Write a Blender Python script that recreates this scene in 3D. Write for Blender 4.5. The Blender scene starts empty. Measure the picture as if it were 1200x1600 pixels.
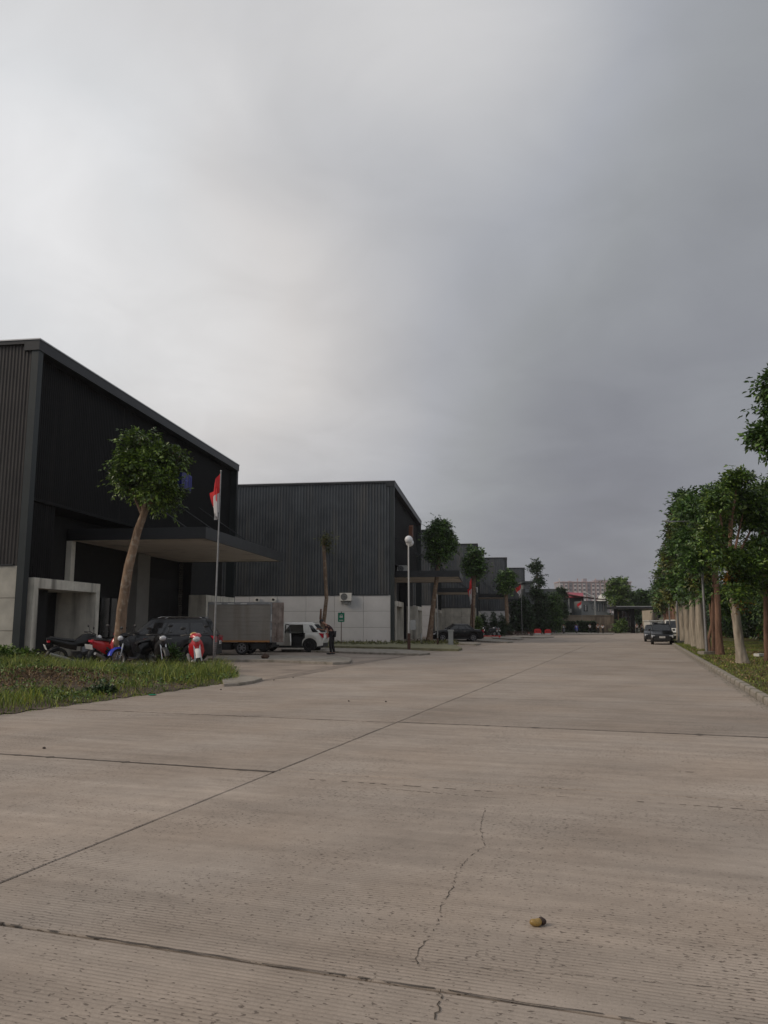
import bpy, math, random
import numpy as np
from mathutils import Vector, Matrix
rnd = random.Random(7)
rng = np.random.default_rng(7)
SC = bpy.context.scene
COL = SC.collection
rad = math.radians

# ------------------------------------------------------------------ camera
EYE = 1.6
PITCH = math.atan(175 / 1200)
cam = bpy.data.cameras.new('camera'); camo = bpy.data.objects.new('camera', cam); COL.objects.link(camo)
cam.sensor_fit = 'HORIZONTAL'; cam.sensor_width = 36; cam.lens = 36; cam.clip_end = 6000; cam.clip_start = 0.05
camo.location = (0, 0, EYE); camo.rotation_euler = (math.pi / 2 + PITCH, 0, 0)
SC.camera = camo

# ------------------------------------------------------------------ light
SUN_DIR = Vector((-0.80, -0.20, 0.56)).normalized()       # towards the sun, behind cloud to the left
sun = bpy.data.lights.new('sun', 'SUN'); sun.energy = 1.5; sun.angle = rad(20); sun.color = (1.0, 0.86, 0.70)
suno = bpy.data.objects.new('sun', sun); COL.objects.link(suno)
suno.rotation_euler = SUN_DIR.to_track_quat('Z', 'Y').to_euler(); suno.location = (-40, 0, 60)
SC.view_settings.view_transform = 'Standard'; SC.view_settings.look = 'None'
SC.view_settings.exposure = 0.0; SC.view_settings.gamma = 1.0; SC.view_settings.use_curve_mapping = False

def pixdir(px, py):
    dx = (px - 600) / 1200; dy = -(py - 800) / 1200
    return Vector((dx, math.cos(PITCH) - dy * math.sin(PITCH), math.sin(PITCH) + dy * math.cos(PITCH)))
def ground(px, py, z=0.0):
    d = pixdir(px, py); t = (z - EYE) / d.z
    return Vector((d.x * t, d.y * t, z))
def atY(px, py, Y):
    d = pixdir(px, py); t = Y / d.y
    return Vector((d.x * t, Y, EYE + d.z * t))

w = bpy.data.worlds.new('World'); SC.world = w; w.use_nodes = True
def build_world():
    nt = w.node_tree; N = nt.nodes; Lk = nt.links; N.clear()
    out = N.new('ShaderNodeOutputWorld'); bg = N.new('ShaderNodeBackground'); bg.inputs[1].default_value = 0.1
    sky = N.new('ShaderNodeTexSky'); sky.sky_type = 'NISHITA'; sky.sun_disc = False
    sky.sun_elevation = math.asin(SUN_DIR.z); sky.sun_rotation = math.atan2(SUN_DIR.x, SUN_DIR.y)
    sky.dust_density = 3.0
    tc = N.new('ShaderNodeTexCoord')
    def math_(op, a, b=None, clamp=False):
        n = N.new('ShaderNodeMath'); n.operation = op; n.use_clamp = clamp
        for i, v in enumerate((a, b)):
            if v is None: continue
            if isinstance(v, (int, float)): n.inputs[i].default_value = v
            else: Lk.new(v, n.inputs[i])
        return n.outputs[0]
    def vmath(op, a, b=None):
        n = N.new('ShaderNodeVectorMath'); n.operation = op
        for i, v in enumerate((a, b)):
            if v is None: continue
            if isinstance(v, (tuple, Vector)): n.inputs[i].default_value = tuple(v)
            else: Lk.new(v, n.inputs[i])
        return n
    d0 = tc.outputs['Generated']
    # domain-warped direction so the cloud masses have soft ragged borders
    def noise(vec, scale, detail, rough=0.5, dist=0.0):
        n = N.new('ShaderNodeTexNoise'); n.inputs['Scale'].default_value = scale; n.inputs['Detail'].default_value = detail
        n.inputs['Roughness'].default_value = rough; n.inputs['Distortion'].default_value = dist
        Lk.new(vec, n.inputs['Vector']); return n
    n1 = noise(d0, 2.2, 3.5, 0.5)
    off = vmath('SUBTRACT', n1.outputs['Color'], (0.5, 0.5, 0.5))
    sc = vmath('SCALE', off.outputs[0]); sc.inputs[3].default_value = 0.22
    d = vmath('NORMALIZE', vmath('ADD', d0, sc.outputs[0]).outputs[0]).outputs[0]
    def lobe(px, py, k, amp):
        c = pixdir(px, py).normalized()
        dt = vmath('DOT_PRODUCT', d, c).outputs[1]
        e = math_('POWER', 2.71828, math_('MULTIPLY', math_('SUBTRACT', dt, 1.0), k))
        return math_('MULTIPLY', e, amp)
    B = 0.451
    terms = [lobe(-300, 400, 4, 0.145), lobe(1300, 700, 4, -0.130), lobe(80, 430, 40, 0.14), lobe(440, 580, 50, 0.175), lobe(700, 60, 50, 0.231),
             lobe(1150, 60, 40, -0.074), lobe(560, 270, 60, -0.115), lobe(850, 850, 20, -0.136), lobe(170, 130, 35, 0.160)]
    acc = B
    for t in terms: acc = math_('ADD', t, acc)
    sx = N.new('ShaderNodeSeparateXYZ'); Lk.new(d0, sx.inputs[0])
    zz = math_('ADD', math_('MAXIMUM', sx.outputs[2], 0.0), 0.22)
    pv = N.new('ShaderNodeCombineXYZ')
    Lk.new(math_('DIVIDE', sx.outputs[0], zz), pv.inputs[0]); Lk.new(math_('DIVIDE', sx.outputs[1], zz), pv.inputs[1])
    n2 = noise(pv.outputs[0], 1.1, 5.0, 0.48, 0.5)
    acc = math_('ADD', acc, math_('MULTIPLY', math_('SUBTRACT', n2.outputs['Fac'], 0.5), 0.15))
    cr = N.new('ShaderNodeValToRGB'); Lk.new(acc, cr.inputs[0])
    el = cr.color_ramp.elements
    el[0].position = 0.12; el[0].color = (0.125, 0.128, 0.140, 1)
    el[1].position = 0.85; el[1].color = (0.850, 0.845, 0.850, 1)
    for p_, c_ in ((0.24, (0.235, 0.242, 0.272)), (0.33, (0.325, 0.338, 0.358)), (0.42, (0.405, 0.420, 0.455)), (0.50, (0.495, 0.505, 0.530)), (0.64, (0.645, 0.642, 0.648)), (0.73, (0.725, 0.735, 0.750))):
        e = el.new(p_); e.color = (*c_, 1)
    n3 = noise(pv.outputs[0], 3.2, 6.0, 0.55, 0.8)
    fin = N.new('ShaderNodeMapRange'); fin.inputs[1].default_value = 0.25; fin.inputs[2].default_value = 0.75; fin.inputs[3].default_value = 0.93; fin.inputs[4].default_value = 1.06; Lk.new(n3.outputs['Fac'], fin.inputs[0])
    f1 = vmath('SCALE', cr.outputs[0]); Lk.new(fin.outputs[0], f1.inputs[3])
    wl = math_('ADD', lobe(420, 590, 45, 1.0), math_('MULTIPLY', lobe(1000, 900, 30, 1.0), 0.15))
    wv_ = vmath('SCALE', (0.026, 0.006, -0.014)); Lk.new(wl, wv_.inputs[3])
    f2 = vmath('ADD', f1.outputs[0], wv_.outputs[0])
    x10 = vmath('SCALE', f2.outputs[0]); x10.inputs[3].default_value = 10.0
    mx = N.new('ShaderNodeMix'); mx.data_type = 'RGBA'; mx.inputs[0].default_value = 0.96
    Lk.new(sky.outputs[0], mx.inputs[6]); Lk.new(x10.outputs[0], mx.inputs[7])
    Lk.new(mx.outputs[2], bg.inputs[0]); Lk.new(bg.outputs[0], out.inputs[0])
build_world()

# ------------------------------------------------------------------ frames: road (A) and buildings (B), metres
AR = rad(18.25); AB = rad(7.75)
def RP(u, v, z=0.0): return Vector((u * math.sin(AR) + v * math.cos(AR), u * math.cos(AR) - v * math.sin(AR), z))
def BP(u, v, z=0.0): return Vector((u * math.sin(AB) + v * math.cos(AB), u * math.cos(AB) - v * math.sin(AB), z))
def to_road(p): return p[0] * math.sin(AR) + p[1] * math.cos(AR), p[0] * math.cos(AR) - p[1] * math.sin(AR)
RZ_R = math.pi / 2 - AR; RZ_B = math.pi / 2 - AB          # local +x runs away along the road / facade, local +y to its left

# ------------------------------------------------------------------ mesh helper
class MB:
    def __init__(s): s.v = []; s.f = []; s.m = []; s.smooth = False
    def add(s, vs, fs, mi=0):
        o = len(s.v); s.v += [tuple(p) for p in vs]; s.f += [tuple(i + o for i in f) for f in fs]; s.m += [mi] * len(fs); return s
    def box(s, c, d, rz=0, mi=0, rx=0, ry=0):
        hx, hy, hz = d[0] / 2, d[1] / 2, d[2] / 2
        vs = [Vector((x, y, z)) for z in (-hz, hz) for y in (-hy, hy) for x in (-hx, hx)]
        if rz or rx or ry:
            R = Matrix.Rotation(rz, 3, 'Z') @ Matrix.Rotation(ry, 3, 'Y') @ Matrix.Rotation(rx, 3, 'X'); vs = [R @ p for p in vs]
        c = Vector(c)
        return s.add([p + c for p in vs], [(0, 2, 3, 1), (4, 5, 7, 6), (0, 1, 5, 4), (2, 6, 7, 3), (0, 4, 6, 2), (1, 3, 7, 5)], mi)
    def mm(s, a, b, mi=0):
        return s.box([(a[i] + b[i]) / 2 for i in range(3)], [abs(b[i] - a[i]) for i in range(3)], mi=mi)
    def tube(s, pts, r, n=8, mi=0, cap=True):
        pts = [Vector(p) for p in pts]
        if not hasattr(r, '__len__'): r = [r] * len(pts)
        rings = []; ref = None
        for i, p in enumerate(pts):
            t = (pts[min(i + 1, len(pts) - 1)] - pts[max(i - 1, 0)]).normalized()
            if ref is None: ref = Vector((1, 0, 0)) if abs(t.x) < 0.8 else Vector((0, 1, 0))
            a = (ref - t * ref.dot(t)).normalized(); b = t.cross(a); ref = a
            rings.append([p + (a * math.cos(2 * math.pi * k / n) + b * math.sin(2 * math.pi * k / n)) * r[i] for k in range(n)])
        vs = [q for R in rings for q in R]; fs = []
        for i in range(len(pts) - 1):
            for k in range(n):
                fs.append((i * n + k, i * n + (k + 1) % n, (i + 1) * n + (k + 1) % n, (i + 1) * n + k))
        if cap: fs.append(tuple(range(n - 1, -1, -1))); fs.append(tuple((len(pts) - 1) * n + k for k in range(n)))
        return s.add(vs, fs, mi)
    def ball(s, c, r, n=12, m=8, mi=0):
        if not hasattr(r, '__len__'): r = (r, r, r)
        vs = []; fs = []
        for j in range(m + 1):
            th = math.pi * j / m
            for k in range(n):
                ph = 2 * math.pi * k / n
                vs.append((c[0] + r[0] * math.sin(th) * math.cos(ph), c[1] + r[1] * math.sin(th) * math.sin(ph), c[2] + r[2] * math.cos(th)))
        for j in range(m):
            for k in range(n):
                fs.append((j * n + k, (j + 1) * n + k, (j + 1) * n + (k + 1) % n, j * n + (k + 1) % n))
        return s.add(vs, fs, mi)
    def prism(s, poly, a, b, axis='y', mi=0):
        # poly: 2D points; extruded from a to b along axis ('y': points are (x,z); 'z': (x,y); 'x': (y,z))
        def P(p, t): return (p[0], t, p[1]) if axis == 'y' else ((p[0], p[1], t) if axis == 'z' else (t, p[0], p[1]))
        n = len(poly); vs = [P(p, a) for p in poly] + [P(p, b) for p in poly]
        fs = [(i, (i + 1) % n, n + (i + 1) % n, n + i) for i in range(n)] + [tuple(range(n - 1, -1, -1)), tuple(range(n, 2 * n))]
        return s.add(vs, fs, mi)
    def disc(s, c, r0, r1, y0, y1, n=20, mi=0):   # ring around the y axis
        vs = []; fs = []
        for k in range(n):
            a = 2 * math.pi * k / n; ca, sa = math.cos(a), math.sin(a)
            for (r, y) in ((r0, y0), (r1, y0), (r1, y1), (r0, y1)): vs.append((c[0] + r * ca, c[1] + y, c[2] + r * sa))
        for k in range(n):
            j = (k + 1) % n
            for q in range(4): fs.append((k * 4 + q, k * 4 + (q + 1) % 4, j * 4 + (q + 1) % 4, j * 4 + q))
        return s.add(vs, fs, mi)
    def build(s, name, mats, parent=None, smooth=False, fixn=True):
        me = bpy.data.meshes.new(name); me.from_pydata(s.v, [], s.f)
        if not isinstance(mats, (list, tuple)): mats = [mats]
        for m in mats: me.materials.append(m)
        if len(mats) > 1: me.polygons.foreach_set('material_index', s.m)
        if fixn:
            import bmesh
            bm = bmesh.new(); bm.from_mesh(me); bmesh.ops.recalc_face_normals(bm, faces=bm.faces); bm.to_mesh(me); bm.free()
        if smooth:
            me.polygons.foreach_set('use_smooth', [True] * len(me.polygons))
            if smooth != 'all': me.set_sharp_from_angle(angle=rad(38))
        me.update()
        return link(name, me, parent)
def link(name, me, parent=None):
    o = bpy.data.objects.new(name, me); COL.objects.link(o)
    if parent is not None: o.parent = parent
    return o
def npmesh(name, V, F, mat, parent=None, per=None):
    """V (n,3), F (m,k) arrays -> one mesh object"""
    me = bpy.data.meshes.new(name); V = np.asarray(V, dtype=np.float32); F = np.asarray(F, dtype=np.int32)
    k = F.shape[1]
    me.vertices.add(len(V)); me.vertices.foreach_set('co', V.ravel())
    me.loops.add(F.size); me.loops.foreach_set('vertex_index', F.ravel())
    me.polygons.add(len(F)); me.polygons.foreach_set('loop_start', np.arange(0, F.size, k, dtype=np.int32))
    me.polygons.foreach_set('loop_total', np.full(len(F), k, dtype=np.int32))
    me.materials.append(mat); me.update(calc_edges=True); me.validate()
    return link(name, me, parent)
def tag(o, label=None, cat=None, group=None, kind=None):
    if label: o['label'] = label
    if cat: o['category'] = cat
    if group: o['group'] = group
    if kind: o['kind'] = kind
    return o
def thing(name, label, cat, loc=(0, 0, 0), rz=0.0, group=None):
    o = bpy.data.objects.new(name, None); COL.objects.link(o); o.location = loc; o.rotation_euler = (0, 0, rz)
    o.empty_display_size = 0.3
    return tag(o, label, cat, group)
def copy_tree(o, parent=None):
    c = o.copy(); COL.objects.link(c); c.parent = parent
    for ch in list(o.children): copy_tree(ch, c)
    return c

# ------------------------------------------------------------------ materials
M = {}
def mat(name, col, rough=0.7, metal=0.0, var=0.15, scale=3.0, bump=0.0, bscale=40.0, emit=None, spec=0.5, streak=0.0, dirt=None, stretch=None, trans=0.0, coat=0.0):
    m = bpy.data.materials.new(name); m.use_nodes = True; nt = m.node_tree; N = nt.nodes; L = nt.links
    b = N['Principled BSDF']; b.inputs['Roughness'].default_value = rough; b.inputs['Metallic'].default_value = metal
    b.inputs['Specular IOR Level'].default_value = spec
    if coat: b.inputs['Coat Weight'].default_value = coat; b.inputs['Coat Roughness'].default_value = 0.05
    c = (col[0], col[1], col[2], 1)
    tc = N.new('ShaderNodeTexCoord'); vec = tc.outputs['Object']
    if stretch:
        mp = N.new('ShaderNodeMapping'); mp.inputs['Scale'].default_value = stretch; L.new(vec, mp.inputs[0]); vec = mp.outputs[0]
    if var > 0:
        n = N.new('ShaderNodeTexNoise'); n.inputs['Scale'].default_value = scale; n.inputs['Detail'].default_value = 6; n.inputs['Roughness'].default_value = 0.6
        L.new(vec, n.inputs['Vector'])
        mr = N.new('ShaderNodeMapRange'); mr.inputs[1].default_value = 0.3; mr.inputs[2].default_value = 0.7
        mr.inputs[3].default_value = 1 - var; mr.inputs[4].default_value = 1 + var; L.new(n.outputs['Fac'], mr.inputs[0])
        sc = N.new('ShaderNodeVectorMath'); sc.operation = 'SCALE'; sc.inputs[0].default_value = c[:3]; L.new(mr.outputs[0], sc.inputs[3])
        src = sc.outputs[0]
        if dirt:   # (colour, amount, scale, vertical?)
            dn = N.new('ShaderNodeTexNoise'); dn.inputs['Scale'].default_value = dirt[2]; dn.inputs['Detail'].default_value = 5
            mp2 = N.new('ShaderNodeMapping'); mp2.inputs['Scale'].default_value = (1, 1, 0.09) if dirt[3] else (1, 1, 1)
            L.new(tc.outputs['Object'], mp2.inputs[0]); L.new(mp2.outputs[0], dn.inputs['Vector'])
            mr2 = N.new('ShaderNodeMapRange'); mr2.inputs[1].default_value = 0.52; mr2.inputs[2].default_value = 0.72; mr2.inputs[4].default_value = dirt[1]
            L.new(dn.outputs['Fac'], mr2.inputs[0])
            mx = N.new('ShaderNodeMix'); mx.data_type = 'RGBA'; L.new(mr2.outputs[0], mx.inputs[0]); L.new(src, mx.inputs[6]); mx.inputs[7].default_value = (*dirt[0], 1)
            src = mx.outputs[2]
        L.new(src, b.inputs['Base Color'])
        rr = N.new('ShaderNodeMapRange'); rr.inputs[3].default_value = max(0.02, rough - 0.1); rr.inputs[4].default_value = min(1, rough + 0.1)
        L.new(n.outputs['Fac'], rr.inputs[0]); L.new(rr.outputs[0], b.inputs['Roughness'])
    else: b.inputs['Base Color'].default_value = c
    if bump > 0:
        bn = N.new('ShaderNodeTexNoise'); bn.inputs['Scale'].default_value = bscale; bn.inputs['Detail'].default_value = 6
        L.new(vec, bn.inputs['Vector'])
        bp = N.new('ShaderNodeBump'); bp.inputs['Strength'].default_value = min(1.0, bump); bp.inputs['Distance'].default_value = 0.06 if name.startswith('bark') else 0.02
        L.new(bn.outputs['Fac'], bp.inputs['Height']); L.new(bp.outputs[0], b.inputs['Normal'])
    if trans: b.inputs['Transmission Weight'].default_value = trans
    if emit: b.inputs['Emission Color'].default_value = (*emit[0], 1); b.inputs['Emission Strength'].default_value = emit[1]
    M[name] = m; return m
def leafmat(name, c1, c2, c3, rough=0.42, tl=0.10):
    m = bpy.data.materials.new(name); m.use_nodes = True; nt = m.node_tree; N = nt.nodes; L = nt.links
    b = N['Principled BSDF']; b.inputs['Roughness'].default_value = rough; b.inputs['Specular IOR Level'].default_value = 0.6
    g = N.new('ShaderNodeNewGeometry'); cr = N.new('ShaderNodeValToRGB'); L.new(g.outputs['Random Per Island'], cr.inputs[0])
    e = cr.color_ramp.elements; e[0].color = tuple(v * 0.45 for v in c1) + (1,); e[1].color = tuple(v * 1.25 for v in c3) + (1,); x = e.new(0.6); x.color = (*c2, 1)
    tc = N.new('ShaderNodeTexCoord'); n = N.new('ShaderNodeTexNoise'); n.inputs['Scale'].default_value = 0.9; n.inputs['Detail'].default_value = 3
    L.new(tc.outputs['Object'], n.inputs['Vector'])
    mr = N.new('ShaderNodeMapRange'); mr.inputs[1].default_value = 0.3; mr.inputs[2].default_value = 0.7; mr.inputs[3].default_value = 0.7; mr.inputs[4].default_value = 1.35
    L.new(n.outputs['Fac'], mr.inputs[0])
    sc = N.new('ShaderNodeVectorMath'); sc.operation = 'SCALE'; L.new(cr.outputs[0], sc.inputs[0]); L.new(mr.outputs[0], sc.inputs[3])
    L.new(sc.outputs[0], b.inputs['Base Color'])
    t = N.new('ShaderNodeBsdfTranslucent'); L.new(sc.outputs[0], t.inputs[0])
    mx = N.new('ShaderNodeMixShader'); mx.inputs[0].default_value = tl; L.new(b.outputs[0], mx.inputs[1]); L.new(t.outputs[0], mx.inputs[2])
    L.new(mx.outputs[0], N['Material Output'].inputs[0]); M[name] = m; return m

def concrete_road():
    m = bpy.data.materials.new('road_concrete'); m.use_nodes = True; nt = m.node_tree; N = nt.nodes; L = nt.links
    b = N['Principled BSDF']; b.inputs['Specular IOR Level'].default_value = 0.25
    tc = N.new('ShaderNodeTexCoord'); oi = N.new('ShaderNodeObjectInfo')
    geo = N.new('ShaderNodeNewGeometry')
    rot = N.new('ShaderNodeVectorRotate'); rot.rotation_type = 'Z_AXIS'; rot.inputs['Angle'].default_value = -RZ_R
    L.new(geo.outputs['Position'], rot.inputs['Vector'])       # road frame: x along the road, y across
    V = rot.outputs[0]
    def mapping(sc):
        mp = N.new('ShaderNodeMapping'); mp.inputs['Scale'].default_value = sc; L.new(V, mp.inputs[0]); return mp.outputs[0]
    def noise(v, s, d=6, r=0.6, dist=0):
        n = N.new('ShaderNodeTexNoise'); n.inputs['Scale'].default_value = s; n.inputs['Detail'].default_value = d; n.inputs['Roughness'].default_value = r
        n.inputs['Distortion'].default_value = dist; L.new(v, n.inputs['Vector']); return n.outputs['Fac']
    def mr(x, a, b_, c, d):
        n = N.new('ShaderNodeMapRange'); L.new(x, n.inputs[0])
        for i, q in enumerate((a, b_, c, d)): n.inputs[i + 1].default_value = q
        return n.outputs[0]
    def mul(a, b_):
        n = N.new('ShaderNodeMath'); n.operation = 'MULTIPLY'
        for i, q in enumerate((a, b_)):
            if isinstance(q, (int, float)): n.inputs[i].default_value = q
            else: L.new(q, n.inputs[i])
        return n.outputs[0]
    big = mr(noise(V, 0.35, 5), 0.3, 0.7, 0.88, 1.12)
    strk = mul(mr(noise(mapping((4.0, 0.35, 1)), 1.3, 6, 0.65), 0.3, 0.7, 0.84, 1.12), mr(noise(mapping((1.6, 0.8, 1)), 0.55, 7, 0.7, 0.6), 0.48, 0.72, 1.03, 0.86))    # brushed streaks across the road
    fine = mr(noise(V, 60, 4, 0.7), 0.3, 0.7, 0.90, 1.10)
    mott = mr(noise(V, 7, 6, 0.65), 0.3, 0.7, 0.93, 1.07)
    sc_ = N.new('ShaderNodeSeparateColor'); L.new(oi.outputs['Color'], sc_.inputs[0]); perslab = sc_.outputs[0]
    # tining: fine grooves across the road
    wv = N.new('ShaderNodeTexWave'); wv.wave_type = 'BANDS'; wv.bands_direction = 'X'; wv.wave_profile = 'SIN'
    wv.inputs['Scale'].default_value = 9.6; wv.inputs['Distortion'].default_value = 0.35; wv.inputs['Detail'].default_value = 2; wv.inputs['Detail Scale'].default_value = 1.2
    L.new(V, wv.inputs['Vector'])
    sep = N.new('ShaderNodeSeparateXYZ'); L.new(V, sep.inputs[0])
    worn = mr(noise(mapping((1.0, 0.5, 1)), 0.9, 3), 0.42, 0.6, 0.15, 1.0)
    # grooves are crisp on the newest slabs by the near joint, worn smooth further up
    zone = mr(sep.outputs[0], 3.6, 6.3, 1.0, 0.15)
    gmask = mul(worn, zone)
    groove = wv.outputs['Fac']
    gcol = N.new('ShaderNodeMix'); gcol.data_type = 'FLOAT'; L.new(gmask, gcol.inputs[0]); gcol.inputs[2].default_value = 1.0
    L.new(mr(groove, 0.0, 0.6, 0.72, 1.04), gcol.inputs[3])
    # pits
    p1 = noise(mapping((1.0, 0.40, 1)), 62, 2.0, 0.5)
    dens = mr(noise(V, 0.8, 3), 0.35, 0.65, 0.69, 0.600)
    sb = N.new('ShaderNodeMath'); sb.operation = 'SUBTRACT'; L.new(p1, sb.inputs[0]); L.new(dens, sb.inputs[1])
    pit = mr(sb.outputs[0], 0.0, 0.02, 0.0, 1.0)
    f = mul(mul(mul(mul(mul(big, strk), fine), mott), perslab), gcol.outputs[0])
    sc = N.new('ShaderNodeVectorMath'); sc.operation = 'SCALE'; L.new(f, sc.inputs[3])
    tint = N.new('ShaderNodeMix'); tint.data_type = 'RGBA'; L.new(mr(noise(V, 0.5, 4), 0.35, 0.65, 0, 1), tint.inputs[0])
    tint.inputs[6].default_value = (0.342, 0.280, 0.228, 1); tint.inputs[7].default_value = (0.358, 0.306, 0.260, 1)
    L.new(tint.outputs[2], sc.inputs[0])
    mx = N.new('ShaderNodeMix'); mx.data_type = 'RGBA'; L.new(mul(pit, 0.68), mx.inputs[0]); L.new(sc.outputs[0], mx.inputs[6]); mx.inputs[7].default_value = (0.075, 0.058, 0.045, 1)
    L.new(mx.outputs[2], b.inputs['Base Color'])
    b.inputs['Roughness'].default_value = 0.85
    hs = N.new('ShaderNodeMath'); hs.operation = 'ADD'; L.new(mul(mul(groove, gmask), 0.5), hs.inputs[0])
    hh = N.new('ShaderNodeMath'); hh.operation = 'SUBTRACT'; L.new(mul(noise(V, 90, 4), 0.35), hh.inputs[0]); L.new(mul(pit, 0.9), hh.inputs[1])
    L.new(hh.outputs[0], hs.inputs[1])
    bp = N.new('ShaderNodeBump'); bp.inputs['Strength'].default_value = 0.55; bp.inputs['Distance'].default_value = 0.006
    L.new(hs.outputs[0], bp.inputs['Height']); L.new(bp.outputs[0], b.inputs['Normal'])
    M['road'] = m
concrete_road()
mat('dirt', (0.050, 0.040, 0.030), 0.95, var=0.4, scale=5)
mat('drift', (0.22, 0.18, 0.148), 0.95, var=0.3, scale=2.5, dirt=((0.22, 0.18, 0.15), 0.9, 1.2, False))
mat('soil', (0.085, 0.060, 0.042), 0.95, var=0.5, scale=3, bump=0.8, bscale=12)
mat('forecourt', (0.300, 0.248, 0.205), 0.85, var=0.22, scale=0.8, bump=0.3, bscale=60, dirt=((0.19, 0.155, 0.13), 0.8, 0.5, False), spec=0.25)
mat('kerb', (0.29, 0.26, 0.222), 0.85, var=0.22, scale=3, bump=0.5, bscale=30, dirt=((0.11, 0.10, 0.06), 0.8, 2.2, False), spec=0.25)
mat('mosskerb', (0.20, 0.19, 0.11), 0.9, var=0.3, scale=2, bump=0.5, bscale=30)
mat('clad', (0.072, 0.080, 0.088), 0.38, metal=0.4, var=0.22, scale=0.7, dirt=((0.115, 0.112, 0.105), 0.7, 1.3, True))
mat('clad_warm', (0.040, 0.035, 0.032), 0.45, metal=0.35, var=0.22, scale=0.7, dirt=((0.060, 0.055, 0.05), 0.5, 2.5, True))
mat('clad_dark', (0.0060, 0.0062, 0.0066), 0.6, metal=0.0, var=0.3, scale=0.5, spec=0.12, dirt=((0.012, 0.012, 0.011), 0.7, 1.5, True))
mat('trim', (0.022, 0.028, 0.029), 0.45, metal=0.2, var=0.15, scale=1.0)
mat('fascia', (0.022, 0.024, 0.027), 0.45, metal=0.2, var=0.15, scale=1.0)
mat('panel', (0.52, 0.515, 0.52), 0.85, var=0.08, scale=0.6, bump=0.15, bscale=50, dirt=((0.42, 0.41, 0.41), 0.5, 0.7, True), spec=0.25)
mat('oldwall', (0.42, 0.40, 0.35), 0.9, var=0.2, scale=1.2, bump=0.4, bscale=30, dirt=((0.045, 0.050, 0.040), 0.85, 1.6, True), spec=0.2)
mat('portal', (0.66, 0.63, 0.55), 0.88, var=0.16, scale=1.5, bump=0.3, bscale=30, dirt=((0.11, 0.10, 0.085), 0.75, 1.6, True), spec=0.2)
mat('column', (0.26, 0.25, 0.23), 0.8, var=0.12, scale=1.2)
mat('soffit', (0.74, 0.66, 0.56), 0.7, var=0.08, scale=0.6, dirt=((0.22, 0.19, 0.15), 0.6, 0.5, False))
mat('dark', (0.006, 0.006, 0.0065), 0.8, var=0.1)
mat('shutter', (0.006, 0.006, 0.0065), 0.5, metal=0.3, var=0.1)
mat('white', (0.62, 0.61, 0.58), 0.55, var=0.08, scale=2)
mat('greypaint', (0.30, 0.31, 0.31), 0.5, var=0.1, scale=2)
mat('galv', (0.30, 0.30, 0.30), 0.42, metal=0.6, var=0.2, scale=6)
mat('rustpole', (0.075, 0.035, 0.025), 0.8, var=0.3, scale=6)
mat('red', (0.66, 0.022, 0.026), 0.6, var=0.12, scale=4)
mat('whitecloth', (0.62, 0.60, 0.60), 0.8, var=0.05)
mat('tyre', (0.014, 0.014, 0.014), 0.85, var=0.2, scale=8)
mat('rim', (0.28, 0.28, 0.29), 0.35, metal=0.8, var=0.1)
mat('rim_dark', (0.03, 0.03, 0.032), 0.35, metal=0.7, var=0.1)
mat('blackplastic', (0.016, 0.016, 0.017), 0.5, var=0.15)
mat('glass', (0.012, 0.014, 0.016), 0.06, var=0.0, spec=0.8)
mat('paint_dark', (0.019, 0.021, 0.024), 0.32, metal=0.1, var=0.08, coat=0.3, spec=0.4)
mat('paint_black', (0.004, 0.004, 0.005), 0.3, metal=0.0, var=0.08, coat=0.25, spec=0.3)
mat('paint_white', (0.66, 0.65, 0.60), 0.3, var=0.04, coat=0.5)
mat('paint_red', (0.50, 0.012, 0.022), 0.3, var=0.06, coat=0.6)
mat('paint_blue', (0.01, 0.03, 0.45), 0.3, var=0.06, coat=0.5)
mat('paint_grey', (0.10, 0.10, 0.11), 0.35, metal=0.4, var=0.06, coat=0.4)
mat('chrome', (0.45, 0.45, 0.45), 0.2, metal=1.0, var=0.05)
mat('lamp_red', (0.55, 0.015, 0.04), 0.2, var=0.05, coat=0.6)
mat('lamp_clear', (0.55, 0.56, 0.58), 0.12, var=0.03, coat=0.6)
mat('plate', (0.72, 0.71, 0.69), 0.5, var=0.03)
mat('plate_ink', (0.03, 0.03, 0.03), 0.6, var=0)
mat('alubox', (0.30, 0.275, 0.24), 0.5, metal=0.3, var=0.14, scale=1.0, dirt=((0.13, 0.085, 0.05), 0.5, 1.5, True))
mat('hazed_window', (0.17, 0.16, 0.17), 0.4, var=0)  # pane colour greyed: distance haze is put into it
mat('flashing', (0.55, 0.56, 0.58), 0.5, metal=0.3, var=0.05)
mat('joint', (0.095, 0.078, 0.063), 0.95, var=0.35, scale=9)
mat('rustdoor', (0.33, 0.27, 0.235), 0.75, var=0.3, scale=3, bump=0.4, bscale=20, dirt=((0.085, 0.035, 0.02), 0.9, 3.5, True))
mat('orange', (0.42, 0.19, 0.06), 0.6, var=0.15, scale=3)
mat('orange_sign', (0.17, 0.055, 0.022), 0.55, var=0.1, scale=3)
mat('green_sign', (0.0, 0.19, 0.10), 0.45, var=0.05)
mat('blue_sign', (0.005, 0.007, 0.12), 0.4, var=0.1)
mat('blue_letter', (0.05, 0.06, 0.35), 0.4, var=0.1)
mat('globe', (0.72, 0.73, 0.75), 0.25, var=0.03)
mat('bark1', (0.21, 0.145, 0.10), 0.95, var=0.4, scale=4, bump=1.0, bscale=9, stretch=(1, 1, 0.35), dirt=((0.38, 0.33, 0.27), 0.7, 5.0, False), spec=0.15)
mat('bark2', (0.36, 0.31, 0.25), 0.95, var=0.4, scale=4, bump=1.0, bscale=8, stretch=(1, 1, 0.25), dirt=((0.10, 0.065, 0.04), 0.9, 7.0, True), spec=0.15)
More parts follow.
